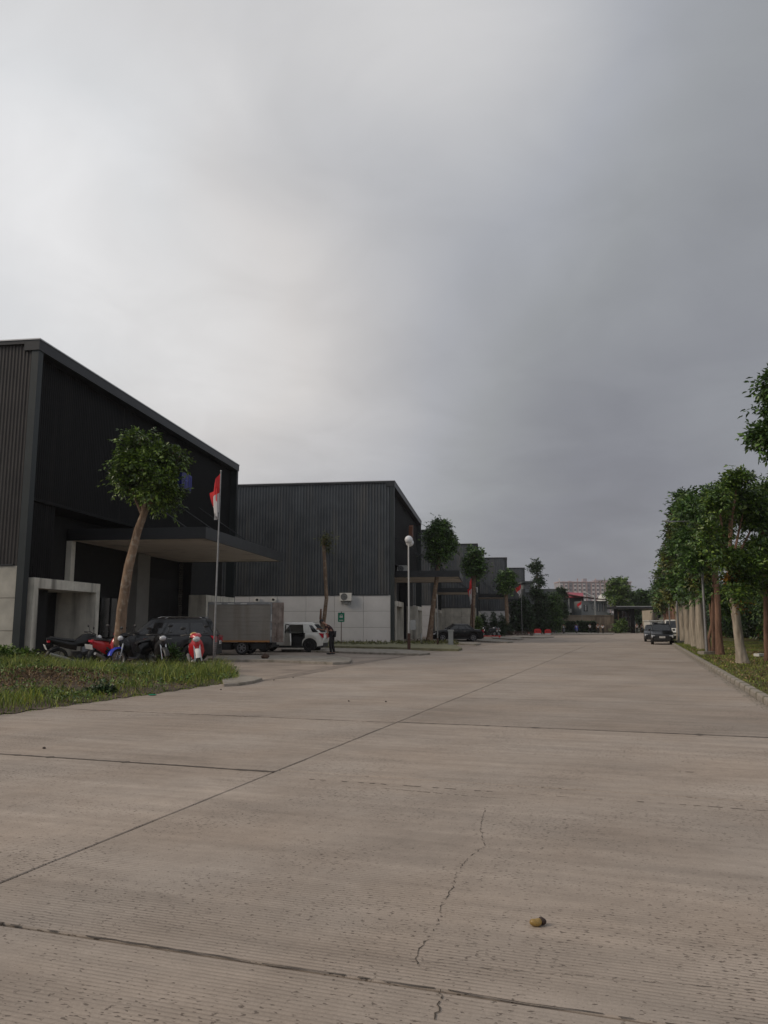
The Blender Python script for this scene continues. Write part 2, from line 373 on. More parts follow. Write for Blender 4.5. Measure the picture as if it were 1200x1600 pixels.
mat('bark3', (0.21, 0.125, 0.088), 0.95, var=0.45, scale=5, bump=1.0, bscale=8, stretch=(1, 1, 0.2), dirt=((0.08, 0.05, 0.035), 0.8, 3.0, True), spec=0.15)
mat('bark_pale', (0.35, 0.305, 0.245), 0.95, var=0.3, scale=4, bump=0.8, bscale=8, stretch=(1, 1, 0.2), dirt=((0.11, 0.075, 0.05), 0.9, 6.0, True), spec=0.15)
leafmat('leaf1', (0.0476, 0.0950, 0.0137), (0.0742, 0.1364, 0.0186), (0.1520, 0.2260, 0.0255))
leafmat('leaf2', (0.0340, 0.0850, 0.0182), (0.0553, 0.1244, 0.0239), (0.1116, 0.1928, 0.0342))
leafmat('leaf3', (0.0446, 0.0969, 0.0159), (0.0788, 0.1520, 0.0239), (0.1584, 0.2275, 0.0347))
leafmat('leaf_dark', (0.0142, 0.0375, 0.0111), (0.0236, 0.0550, 0.0159), (0.0425, 0.0874, 0.0223))
leafmat('leaf_olive', (0.0536, 0.0703, 0.0132), (0.0924, 0.1081, 0.0198), (0.1539, 0.1486, 0.0287))
leafmat('leaf_orange', (0.1350, 0.0933, 0.0177), (0.3150, 0.1250, 0.0177), (0.3942, 0.2292, 0.0262))
leafmat('grass_g', (0.0888, 0.1499, 0.0187), (0.1437, 0.2183, 0.0255), (0.3105, 0.3174, 0.0476), 0.6)
leafmat('grass_dry', (0.1728, 0.1200, 0.0408), (0.2074, 0.1840, 0.0476), (0.1555, 0.1920, 0.0408), 0.8)
leafmat('litter', (0.10, 0.05, 0.025), (0.20, 0.12, 0.06), (0.33, 0.24, 0.13), 0.9, 0.05)
leafmat('blossom', (0.5, 0.10, 0.08), (0.6, 0.12, 0.10), (0.65, 0.2, 0.15), 0.8, 0.2)
mat('skin', (0.30, 0.15, 0.095), 0.6, var=0.05)
mat('hair', (0.010, 0.008, 0.008), 0.6, var=0.1)
mat('maroon', (0.045, 0.014, 0.018), 0.85, var=0.15, scale=8)
mat('trousers', (0.016, 0.015, 0.016), 0.85, var=0.15, scale=8)
mat('shirt_white', (0.60, 0.59, 0.58), 0.85, var=0.08, scale=8)
mat('shirt_purple', (0.09, 0.04, 0.28), 0.8, var=0.08)
mat('shirt_green', (0.16, 0.20, 0.10), 0.8, var=0.08)
mat('tan', (0.50, 0.33, 0.12), 0.35, var=0.08, coat=0.4)
mat('grasslawn', (0.105, 0.105, 0.040), 0.95, var=0.45, scale=1.5, bump=0.8, bscale=25, dirt=((0.27, 0.165, 0.085), 0.95, 0.5, False), spec=0.1)
mat('land', (0.05, 0.055, 0.03), 0.95, var=0.3, scale=0.05)
mat('far_pinklit', (0.50, 0.36, 0.34), 0.9, var=0.05, scale=0.2)  # pink sunlight on the distant block put into its colour
mat('far_grey', (0.32, 0.30, 0.32), 0.9, var=0.05, scale=0.2)
mat('far_white', (0.75, 0.68, 0.65), 0.9, var=0.05, scale=0.2)
mat('roof_red', (0.33, 0.05, 0.075), 0.6, var=0.15, scale=0.5)
mat('housegrey', (0.105, 0.115, 0.115), 0.8, var=0.1, scale=0.5)
mat('housepale', (0.22, 0.235, 0.24), 0.7, var=0.12, scale=0.5)
mat('stonewall', (0.25, 0.205, 0.155), 0.9, var=0.2, scale=0.6, bump=0.4, bscale=10, dirt=((0.07, 0.05, 0.04), 0.9, 1.2, True), spec=0.2)
mat('cream', (0.42, 0.36, 0.28), 0.85, var=0.1, scale=1)
mat('barrier_red', (0.62, 0.03, 0.03), 0.5, var=0.08, scale=3)
mat('fruit', (0.30, 0.19, 0.05), 0.45, var=0.35, scale=14)
mat('fruit_rot', (0.035, 0.018, 0.012), 0.6, var=0.3, scale=14)
mat('stone', (0.06, 0.045, 0.04), 0.9, var=0.3, scale=9)
mat('earthbrown', (0.075, 0.045, 0.032), 0.95, var=0.4, scale=4, bump=0.7, bscale=20)

# ------------------------------------------------------------------ setting: ground, road, kerbs
def struct(o): o['kind'] = 'structure'; return o
b = MB(); b.add([(-800, -250, -0.06), (800, -250, -0.06), (800, 900, -0.06), (-800, 900, -0.06)], [(0, 1, 2, 3)])
struct(b.build('ground', M['land'], fixn=False))
def sheet(name, pts, z, m):
    return struct(MB().add([(p[0], p[1], z) for p in pts], [tuple(range(len(pts)))]).build(name, m, fixn=False))
sheet('road_bed', [RP(-12, -11.4), RP(-12, 2.2), RP(150, 2.2), RP(150, -11.4)], -0.016, M['dirt'])
sheet('forecourt', [RP(6, -48), RP(6, -10.7), RP(150, -10.7), RP(150, -60)], -0.008, M['forecourt'])

road = thing('road', None, None, RP(0, 0), RZ_R); road['kind'] = 'structure'
SL = 4.45
def slab_mesh(ln, wd, seed):
    r = random.Random(seed); g = 0.010
    nx, ny = 14, 18
    loop = []
    def jit(): return r.uniform(-0.0035, 0.0035) + (r.uniform(0, 0.013) if r.random() < 0.14 else 0)
    for i in range(nx): loop.append((g + (ln - 2 * g) * i / nx, g + jit()))
    for i in range(ny): loop.append((ln - g - jit(), g + (wd - 2 * g) * i / ny))
    for i in range(nx): loop.append((ln - g - (ln - 2 * g) * i / nx, wd - g - jit()))
    for i in range(ny): loop.append((g + jit(), wd - g - (wd - 2 * g) * i / ny))
    n = len(loop); cx, cy = ln / 2, wd / 2
    def ins(p, d): return (p[0] + d * (1 if p[0] < cx else -1) * (1 if min(p[0], ln - p[0]) < 0.1 else 0), p[1] + d * (1 if p[1] < cy else -1) * (1 if min(p[1], wd - p[1]) < 0.1 else 0))
    vs = [(p[0], p[1], -0.1) for p in loop] + [(p[0], p[1], -0.006) for p in loop] + [(*ins(p, 0.006), 0.0) for p in loop]
    fs = []
    for a in (0, n):
        for i in range(n): fs.append((a + i, a + (i + 1) % n, a + n + (i + 1) % n, a + n + i))
    fs.append(tuple(2 * n + i for i in range(n)))
    me = bpy.data.meshes.new('slab'); me.from_pydata(vs, [], fs); me.materials.append(M['road']); me.update(); return me
right = [slab_mesh(SL, 6.17, s) for s in (1, 2, 3)]; left = [slab_mesh(SL, 7.15, s) for s in (4, 5, 6)]
for k in range(-3, 33):
    for vs_, y0, off in ((right, -2.30, 3.55), (left, 3.87, 3.45)):
        o = link('slab', vs_[k % 3], road); o.location = (off + k * SL, y0, rnd.uniform(-0.0015, 0.0015)); g_ = {(0, 0): 1.0, (1, 0): 1.03, (2, 0): 0.89, (3, 0): 0.97, (0, 1): 1.07, (1, 1): 1.0, (-1, 0): 0.98}.get((k, int(y0 > 0)), rnd.uniform(0.93, 1.04)); o.color = (g_, g_, g_, 1)
# the crack that wanders over the near right slab, and two short ones
def crack(pix, wd, seed):
    r = random.Random(seed); pts = [ground(*p) for p in pix]; fine = []
    for a, c in zip(pts, pts[1:]):
        n = max(3, int((c - a).length / 0.022))
        for i in range(n):
            q = a.lerp(c, i / n); fine.append(q + Vector((r.uniform(-1, 1), r.uniform(-1, 1), 0)) * 0.011)
    vs = []; fs = []
    for i, q in enumerate(fine):
        ww = wd * r.uniform(0.3, 1.2); t = (fine[min(i + 1, len(fine) - 1)] - fine[max(i - 1, 0)]).normalized(); nrm = Vector((-t.y, t.x, 0))
        vs += [(q + nrm * ww / 2)[:], (q - nrm * ww / 2)[:]]
    for i in range(len(fine) - 1):
        if r.random() < 0.72: fs.append((2 * i, 2 * i + 1, 2 * i + 3, 2 * i + 2))
    vs = [(p[0], p[1], 0.0025) for p in vs]
    inv = Matrix.LocRotScale(road.location, road.rotation_euler, None).inverted()
    vs = [tuple(inv @ Vector(p)) for p in vs]
    return MB().add(vs, fs).build('crack', M['dirt'], road, fixn=False)
crack([(758, 1262), (750, 1292), (757, 1322), (733, 1340), (714, 1360), (708, 1385), (690, 1412), (686, 1440), (676, 1460), (655, 1482), (648, 1515)], 0.0050, 3)
crack([(690, 1545), (684, 1580), (670, 1600)], 0.007, 4)
crack([(1065, 1190), (1085, 1192)], 0.02, 5); crack([(1060, 1206), (1088, 1207)], 0.02, 6)
crack([(600, 1232), (700, 1241), (800, 1249)], 0.008, 12)
crack([(640, 1500), (800, 1517), (980, 1531), (1195, 1550)], 0.003, 13)
crack([(200, 1118), (310, 1117), (440, 1119)], 0.02, 14)

# spalled transverse joints: ragged dark bands laid along them
def joint_strip(u, v0, v1, wd, seed, keep=1.0):
    r = random.Random(seed); n = int(abs(v1 - v0) / 0.06); vs = []; fs = []; c = 0.0
    for i in range(n + 1):
        v = v0 + (v1 - v0) * i / n; c += r.uniform(-0.006, 0.006); c *= 0.9; ww = wd * (0.75 + 0.25 * math.sin(i * 0.05 + seed)) * r.uniform(0.55, 1.3) * (2.6 if r.random() < 0.045 else 1)
        vs += [(u + c - ww * 0.5, -v, 0.0028), (u + c + ww * 0.5, -v, 0.0028)]
    for i in range(n):
        if r.random() < keep: fs.append((2 * i, 2 * i + 1, 2 * i + 3, 2 * i + 2))
    return MB().add(vs, fs).build('joint_band', M['joint'], road, fixn=False)
joint_strip(3.45 + SL, -10.9, -3.87, 0.075, 1); joint_strip(3.55 + SL - 0.35, -3.4, 2.0, 0.018, 2, 0.5)
joint_strip(3.55 + 2 * SL - 0.02, -3.87, 2.25, 0.085, 3); joint_strip(3.55, -9.0, 2.25, 0.014, 4, 0.7); joint_strip(3.55 + 3 * SL, -3.87, 2.25, 0.03, 6)
joint_strip(3.45 + 2 * SL, -10.9, -3.87, 0.035, 7)

# kerb along the right verge, one block per metre
kerb = thing('kerb', None, None, RP(0, 2.32), RZ_R); kerb['kind'] = 'structure'
kv = [(0.006, -0.16), (0.006, -0.006), (0.0, 0.0)]
def kerb_mesh(seed, L=0.995):
    r = random.Random(seed); m_ = MB()
    prof = [(0.0, -0.05), (0.0, 0.10), (-0.025, 0.135), (-0.15, 0.14), (-0.15, -0.05)]
    sec = []
    for x in (0, L * 0.33, L * 0.66, L): sec.append([(x, p[0] + r.uniform(-.003, .003), p[1] + r.uniform(-.003, .002)) for p in prof])
    vs = [q for s in sec for q in s]; n = 5; fs = []
    for i in range(3):
        for k in range(4): fs.append((i * n + k, (i + 1) * n + k, (i + 1) * n + k + 1, i * n + k + 1))
    fs += [(0, 1, 2, 3, 4), (19, 18, 17, 16, 15)]
    m_.add(vs, fs); me = bpy.data.meshes.new('kerb_block'); me.from_pydata(m_.v, [], m_.f); me.materials.append(M['kerb']); return me
kms = [kerb_mesh(s) for s in range(4)]
for i in range(4, 140):
    o = link('kerb_block', kms[rnd.randrange(4)], kerb); o.location = (i, rnd.uniform(-0.004, 0.004), rnd.uniform(-0.003, 0.002))
# crumbled mortar and gravel line in the gutter
n = 5200; us = 4 + 70 * rng.random(n) ** 1.7; vs_ = 2.10 + 0.24 * rng.random(n) ** 0.6; s_ = 0.008 + 0.022 * rng.random(n) ** 2
V = []; F = []
for u, v, s in zip(us, vs_, s_):
    c = RP(u, v - 0.0); o = len(V); a = rnd.random() * 6
    for k in range(3): V.append((c.x + s * math.cos(a + 2.1 * k), c.y + s * math.sin(a + 2.1 * k), 0.001))
    V.append((c.x, c.y, 0.001 + s * 0.8)); F += [(o, o + 1, o + 3), (o + 1, o + 2, o + 3), (o + 2, o, o + 3)]
tag(npmesh('gravel', V, F, M['kerb']), 'loose pale grit lying in the gutter beside the right kerb', 'gravel', kind='stuff')
# verge ground with slight undulation
def verge():
    nu, nv = 90, 14; vs = []; fs = []
    for i in range(nu):
        u = 2 + (i / (nu - 1)) ** 1.5 * 145
        for j in range(nv):
            v = 2.46 + (j / (nv - 1)) * 16
            z = 0.115 + 0.05 * math.sin(u * 0.7 + v) * math.sin(v * 1.3) * min(1, j / 2) + 0.02 * j * 0.3
            vs.append(RP(u, v, z)[:])
    for i in range(nu - 1):
        for j in range(nv - 1): fs.append((i * nv + j, i * nv + j + 1, (i + 1) * nv + j + 1, (i + 1) * nv + j))
    return MB().add(vs, fs).build('verge', M['grasslawn'], smooth='all')
struct(verge())

# raised concrete aprons and kerb noses between the forecourts (corner points on the ground, metres)
def apron(pix, h, m, name='pavement', label=None):
    pts = [ground(*p, h) for p in pix]; n = len(pts)
    c = sum(pts, Vector()) / n
    vs = [(p.x, p.y, -0.05) for p in pts] + [(p.x, p.y, h - 0.015) for p in pts] + [tuple(p + (c - p).normalized() * 0.02 + Vector((0, 0, 0))) for p in pts]
    fs = [(i, (i + 1) % n, n + (i + 1) % n, n + i) for i in range(n)] + [(n + i, n + (i + 1) % n, 2 * n + (i + 1) % n, 2 * n + i) for i in range(n)] + [tuple(range(2 * n, 3 * n))]
    return struct(MB().add(vs, fs).build(name, m))
apron([(336, 1025), (400, 1023.5), (520, 1025), (545, 1027), (550, 1030), (546, 1034), (520, 1034.5), (430, 1031), (336, 1030)], 0.10, M['kerb'])
apron([(440, 1012), (509, 1012), (640, 1015), (668, 1018), (672, 1020), (655, 1021.5), (560, 1018.5), (440, 1015)], 0.10, M['kerb'])
apron([(380, 1001), (613, 1004), (700, 1005.5), (712, 1008), (722, 1012), (716, 1014), (690, 1013.5), (612, 1011), (380, 1006)], 0.14, M['mosskerb'])
apron([(714, 1002.5), (745, 1003.3), (751, 1005), (744, 1006.5), (716, 1005.2)], 0.10, M['kerb'])
apron([(705, 997.2), (780, 998.6), (800, 1000.8), (802, 1002.3), (792, 1003), (712, 999.6)], 0.10, M['kerb'])
apron([(768, 994.5), (812, 995.8), (818, 997.5), (808, 998.5), (770, 996.5)], 0.10, M['kerb'])
apron([(800, 993), (850, 993.6), (866, 994.8), (850, 996), (800, 995)], 0.10, M['kerb'])
apron([(345, 1057), (372, 1054), (398, 1056), (410, 1059), (398, 1063), (372, 1067), (350, 1068)], 0.08, M['kerb'])
apron([(860, 988.3), (900, 988.3), (960, 989), (958, 990.4), (890, 991), (862, 991)], 0.10, M['kerb'])
# low dirt drift between road and forecourt
struct(MB().add([(*ground(372, 1070)[:2], 0.004), (*ground(470, 1050)[:2], 0.004), (*ground(560, 1034)[:2], 0.004), (*ground(640, 1024)[:2], 0.004), (*ground(560, 1038)[:2], 0.004), (*ground(470, 1056)[:2], 0.004)], [tuple(range(6))]).build('path_dirt', M['drift'], fixn=False))

# ------------------------------------------------------------------ vegetation tools
def leaves(P, D, k, L, W, droop=0.35, spread=0.8, jl=0.3):
    """P cluster centres (n,3); D outward directions; k leaves each -> V,F"""
    n = len(P); c = np.repeat(P, k, 0); d = np.repeat(D, k, 0)
    r = rng.normal(size=(n * k, 3)); r /= np.linalg.norm(r, axis=1, keepdims=True)
    d = d * 0.55 + r * spread; d[:, 2] -= droop * rng.random(n * k)
    d /= np.linalg.norm(d, axis=1, keepdims=True) + 1e-9
    up = np.array([0, 0, 1.0]) + 0.55 * rng.normal(size=(n * k, 3))
    s = np.cross(d, up); s /= np.linalg.norm(s, axis=1, keepdims=True) + 1e-9
    nn = np.cross(s, d)
    l = (L * (1 + jl * rng.normal(size=n * k))).clip(L * 0.4, L * 1.8)[:, None]; w = W * l / L
    base = c + d * l * 0.15
    mid = base + d * l * 0.5
    a = base; b_ = mid + s * w * 0.5 + nn * w * 0.12; t = base + d * l - nn * l * 0.12; e = mid - s * w * 0.5 + nn * w * 0.12
    V = np.stack([a, b_, t, e], 1).reshape(-1, 3)
    i = np.arange(n * k)[:, None] * 4
    F = np.concatenate([i + np.array([[0, 1, 2]]), i + np.array([[0, 2, 3]])], 1).reshape(-1, 3)
    return V, F
SUBS = [9, 0.50, 0.80, 0.30, 0.46]
def crown_points(lobes, n, shell=0.55):
    """lobes [(cx,cy,cz,rx,ry,rz)] -> cluster centres, outward directions"""
    sub = []
    for l in lobes:
        big = max(l[3], l[4], l[5])
        if big > 0.55:
            for _ in range(SUBS[0]):
                q = rng.normal(size=3); q /= np.linalg.norm(q); q[2] = q[2] * 0.9 + 0.1; f = rng.uniform(SUBS[1], SUBS[2]); g = rng.uniform(SUBS[3], SUBS[4])
                sub.append((l[0] + q[0] * l[3] * f, l[1] + q[1] * l[4] * f, l[2] + q[2] * l[5] * f, l[3] * g, l[4] * g, l[5] * g * 0.72))
            sub.append((l[0], l[1], l[2], l[3] * 0.5, l[4] * 0.5, l[5] * 0.5))
        else: sub.append(l)
    L = np.array(sub, float); vol = (L[:, 3] * L[:, 4] * L[:, 5]) ** (2 / 3); pr = vol / vol.sum()
    idx = rng.choice(len(L), n, p=pr); q = rng.normal(size=(n, 3)); q /= np.linalg.norm(q, axis=1, keepdims=True)
    rr = shell + (1 - shell) * rng.random(n) ** 0.7 + 0.05 * rng.normal(size=n)
    # lumpy outline
    bump = 1 + 0.10 * np.sin(q[:, 0] * 7 + idx) * np.sin(q[:, 1] * 6 + 2 * idx) + 0.08 * np.sin(q[:, 2] * 9 + idx)
    P = L[idx, :3] + q * L[idx, 3:] * (rr * bump)[:, None]
    return P, q
def sprays(P, D, k, L, W, twig, droop):
    """compound leaves: k leaflets in pairs along a drooping twig at every point"""
    n = len(P); r = rng.normal(size=(n, 3)); r /= np.linalg.norm(r, axis=1, keepdims=True)
    d = D * 0.75 + r * 0.6; d[:, 2] = d[:, 2] * 0.7 + 0.10; d /= np.linalg.norm(d, axis=1, keepdims=True) + 1e-9
    up = np.array([0, 0, 1.0]) + 0.35 * rng.normal(size=(n, 3)); s = np.cross(d, up); s /= np.linalg.norm(s, axis=1, keepdims=True) + 1e-9
    nn = np.cross(s, d); tl = (twig * (0.6 + 0.8 * rng.random(n)))[:, None]
    Vs = []
    for j in range(k):
        t = (j // 2 + 0.6) / (k / 2); sg = 1 if j % 2 else -1
        c = P + d * tl * (t - 0.35); c[:, 2] -= (droop * tl[:, 0] * t * t)
        dd = d * 0.55 + s * sg * 0.85 - nn * (0.12 + 0.25 * droop) + 0.22 * rng.normal(size=(n, 3)); dd[:, 2] -= 0.35 * droop
        if j == k - 1: dd = d - nn * droop * 0.5
        dd /= np.linalg.norm(dd, axis=1, keepdims=True)
        ss = np.cross(dd, nn + 0.25 * rng.normal(size=(n, 3))); ss /= np.linalg.norm(ss, axis=1, keepdims=True) + 1e-9; n2 = np.cross(ss, dd)
        l = (L * (0.75 + 0.5 * rng.random(n)))[:, None]; w = W * l / L; m_ = c + dd * l * 0.5
        Vs.append(np.stack([c, m_ + ss * w * 0.5 + n2 * w * 0.14, c + dd * l - n2 * l * 0.14, m_ - ss * w * 0.5 + n2 * w * 0.14], 1))
    V = np.concatenate(Vs, 0).reshape(-1, 3); i = np.arange(n * k)[:, None] * 4
    F = np.concatenate([i + np.array([[0, 1, 2]]), i + np.array([[0, 2, 3]])], 1).reshape(-1, 3)
    return V, F
def crown(lobes, n, k, L, W, m, parent, name='crown', droop=0.35, shell=0.5, spread=0.8):
    """n leaf groups: most are compound sprays on the lobes' skin, the rest loose leaves inside and a few stragglers outside"""
    P, D = crown_points(lobes, n, shell)
    a = int(n * 0.72); out = P[:a] + D[:a] * (rng.random(a) ** 6 * 2.0 * L)[:, None]
    V1, F1 = sprays(out, D[:a], max(6, int(k * 1.3) // 2 * 2), L, W * 0.92, L * 2.6, droop); V2, F2 = leaves(P[a:], D[a:], k, L, W, droop, spread)
    return npmesh(name, np.concatenate([V1, V2]), np.concatenate([F1, F2 + len(V1)]), m, parent)
def rough_tube(pts, r, n, seed, amp=0.06, flare=0.0, sub=6):
    r_ = random.Random(seed); P = []; R = []
    pts = [Vector(p) for p in pts]
    for i in range(len(pts) - 1):
        for s in range(sub): 
            t = s / sub; P.append(pts[i].lerp(pts[i + 1], t)); R.append(r[i] * (1 - t) + r[i + 1] * t)
    P.append(pts[-1]); R.append(r[-1])
    b = MB(); b.tube(P, R, n); nr = len(P); ph = [r_.uniform(0, 6) for _ in range(6)]
    for i in range(nr):
        for k in range(n):
            v = Vector(b.v[i * n + k]); a = 2 * math.pi * k / n; c = P[i]
            f = 1 + amp * (math.sin(2 * a + ph[0] + i * 0.15) + 0.7 * math.sin(5 * a + ph[1] + i * 0.35) + 0.6 * r_.uniform(-1, 1))
            if flare: f += flare * math.exp(-i * 0.55) * (1 + 0.6 * math.sin(4 * a + ph[2]))
            b.v[i * n + k] = tuple(c + (v - c) * f)
    return b
def merge(a, b): a.add(b.v, b.f); return a
TK = {'round_topped_tree': 0.74, 'street_tree': 0.74}
def tree(name, label, base, path, radii, lobes, nleaf, L, W, lm, bm_, group=None, k=6, seed=1, limbs=None, droop=0.35, shell=0.5, amp=0.06, flare=0.25, cat='tree', spread=0.8):
    """base: world; path/lobes world coords"""
    base = Vector(base); t = thing(name, label, cat, base, 0, group)
    path = [Vector(p) - base for p in path]
    radii = [q * TK.get(name, 0.8) for q in radii]; tb = rough_tube(path, radii, 14, seed, amp, flare)
    lm_ = MB(); top = path[-1]; r_ = random.Random(seed + 50)
    lb = [(x - base.x, y - base.y, z - base.z, a, b_, c) for (x, y, z, a, b_, c) in lobes]
    for j, l in enumerate(lb if limbs is None else lb[:limbs]):
        e = Vector(l[:3]); st = path[-1] if j % 2 == 0 else path[-1].lerp(path[-2], 0.35)
        midp = st.lerp(e, 0.5) + Vector((r_.uniform(-.1, .1), r_.uniform(-.1, .1), 0.12))
        rr = radii[-1] * 0.55
        merge(lm_, rough_tube([st, midp, e, e + Vector((r_.uniform(-.5, .5) * l[3], r_.uniform(-.5, .5) * l[4], 0.55 * l[5]))], [rr, rr * 0.7, rr * 0.42, 0.012], 7, seed + j, 0.05))
    tb.build('trunk', bm_, t, smooth='all')
    if lm_.v: lm_.build('limbs', M['bark3'] if bm_ in (M['bark2'], M['bark_pale']) else bm_, t, smooth='all')
    crown(lb, nleaf // k, k, L, W, lm, t, droop=droop, shell=shell, spread=spread)
    return t
def px_path(pix, Y): return [atY(x, y, Y) for x, y in pix]
def px_lobe(px, py, rx, ry, Y, dy=0.0, depth=None):
    p = atY(px, py, Y + dy); s = Y / 1200
    return (p.x, p.y, p.z, rx * s, (depth if depth else rx) * s, ry * s)

# ------------------------------------------------------------------ warehouses
H = 13.5; ZB = 3.95
def ribbed(x0, x1, z0, z1, pitch, depth, base, plane):
    """corrugated sheet between x0 and x1 along one axis. plane 'x': sheet at x=base facing -x, runs along y; 'y': sheet at y=base facing -y, runs along x"""
    n = int(round((x1 - x0) / pitch)); pr = []
    for i in range(n):
        a = x0 + i * pitch
        pr += [(a, 0), (a + pitch * 0.24, 0), (a + pitch * 0.44, -depth), (a + pitch * 0.80, -depth)]
    pr.append((x1, 0))
    vs = []
    for z in (z0, z1):
        for (t, d) in pr: vs.append((base + d, t, z) if plane == 'x' else (t, base + d, z))
    k = len(pr); fs = [(i, i + 1, k + i + 1, k + i) for i in range(k - 1)]
    return MB().add(vs, fs)
panel_cache = {}
def panel(parent, x, y, z, w_, h_, axis, m, name='concrete_panel'):
    key = (round(w_, 2), round(h_, 2), axis, m.name)
    if key not in panel_cache:
        b = MB(); t = 0.06; c = 0.02
        if axis == 'x':   # facing -x: thin in x, runs along y
            b.add([(0, 0, 0), (0, w_, 0), (0, w_, h_), (0, 0, h_), (-t + c, 0, 0), (-t + c, w_, 0), (-t + c, w_, h_), (-t + c, 0, h_), (-t, c, c), (-t, w_ - c, c), (-t, w_ - c, h_ - c), (-t, c, h_ - c)],
                  [(0, 1, 5, 4), (1, 2, 6, 5), (2, 3, 7, 6), (3, 0, 4, 7), (4, 5, 9, 8), (5, 6, 10, 9), (6, 7, 11, 10), (7, 4, 8, 11), (8, 9, 10, 11), (3, 2, 1, 0)])
        else:
            b.add([(0, 0, 0), (w_, 0, 0), (w_, 0, h_), (0, 0, h_), (0, -t + c, 0), (w_, -t + c, 0), (w_, -t + c, h_), (0, -t + c, h_), (c, -t, c), (w_ - c, -t, c), (w_ - c, -t, h_ - c), (c, -t, h_ - c)],
                  [(0, 1, 5, 4), (1, 2, 6, 5), (2, 3, 7, 6), (3, 0, 4, 7), (4, 5, 9, 8), (5, 6, 10, 9), (6, 7, 11, 10), (7, 4, 8, 11), (8, 9, 10, 11), (3, 2, 1, 0)])
        me = bpy.data.meshes.new(name); me.from_pydata(b.v, [], b.f); me.materials.append(m); me.update(); panel_cache[key] = me
    o = link(name, panel_cache[key], parent); o.location = (x, y, z); return o

def portal(T, x0, x1, ztop, yf, deep, m):
    """concrete box frame standing proud of the facade: two side walls, a lintel roof, dark back"""
    p = MB(); th = 0.33
    p.mm((x0, yf, 0), (x0 + th, yf + deep, ztop - 0.42)); p.mm((x1 - th, yf, 0), (x1, yf + deep, ztop - 0.42)); p.mm((x0, yf, ztop - 0.42), (x1, yf + deep, ztop))
    f = p.build('portal_frame', m, T)
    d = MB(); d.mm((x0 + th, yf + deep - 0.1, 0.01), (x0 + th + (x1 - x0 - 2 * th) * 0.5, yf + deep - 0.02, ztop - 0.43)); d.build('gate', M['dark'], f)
    q = MB(); q.tube([(x0 + 1.05, yf + 0.5, 0.0), (x0 + 1.05, yf + 0.5, ztop - 0.43)], 0.07, 8); q.build('downpipe', M['column'], f)
    return f

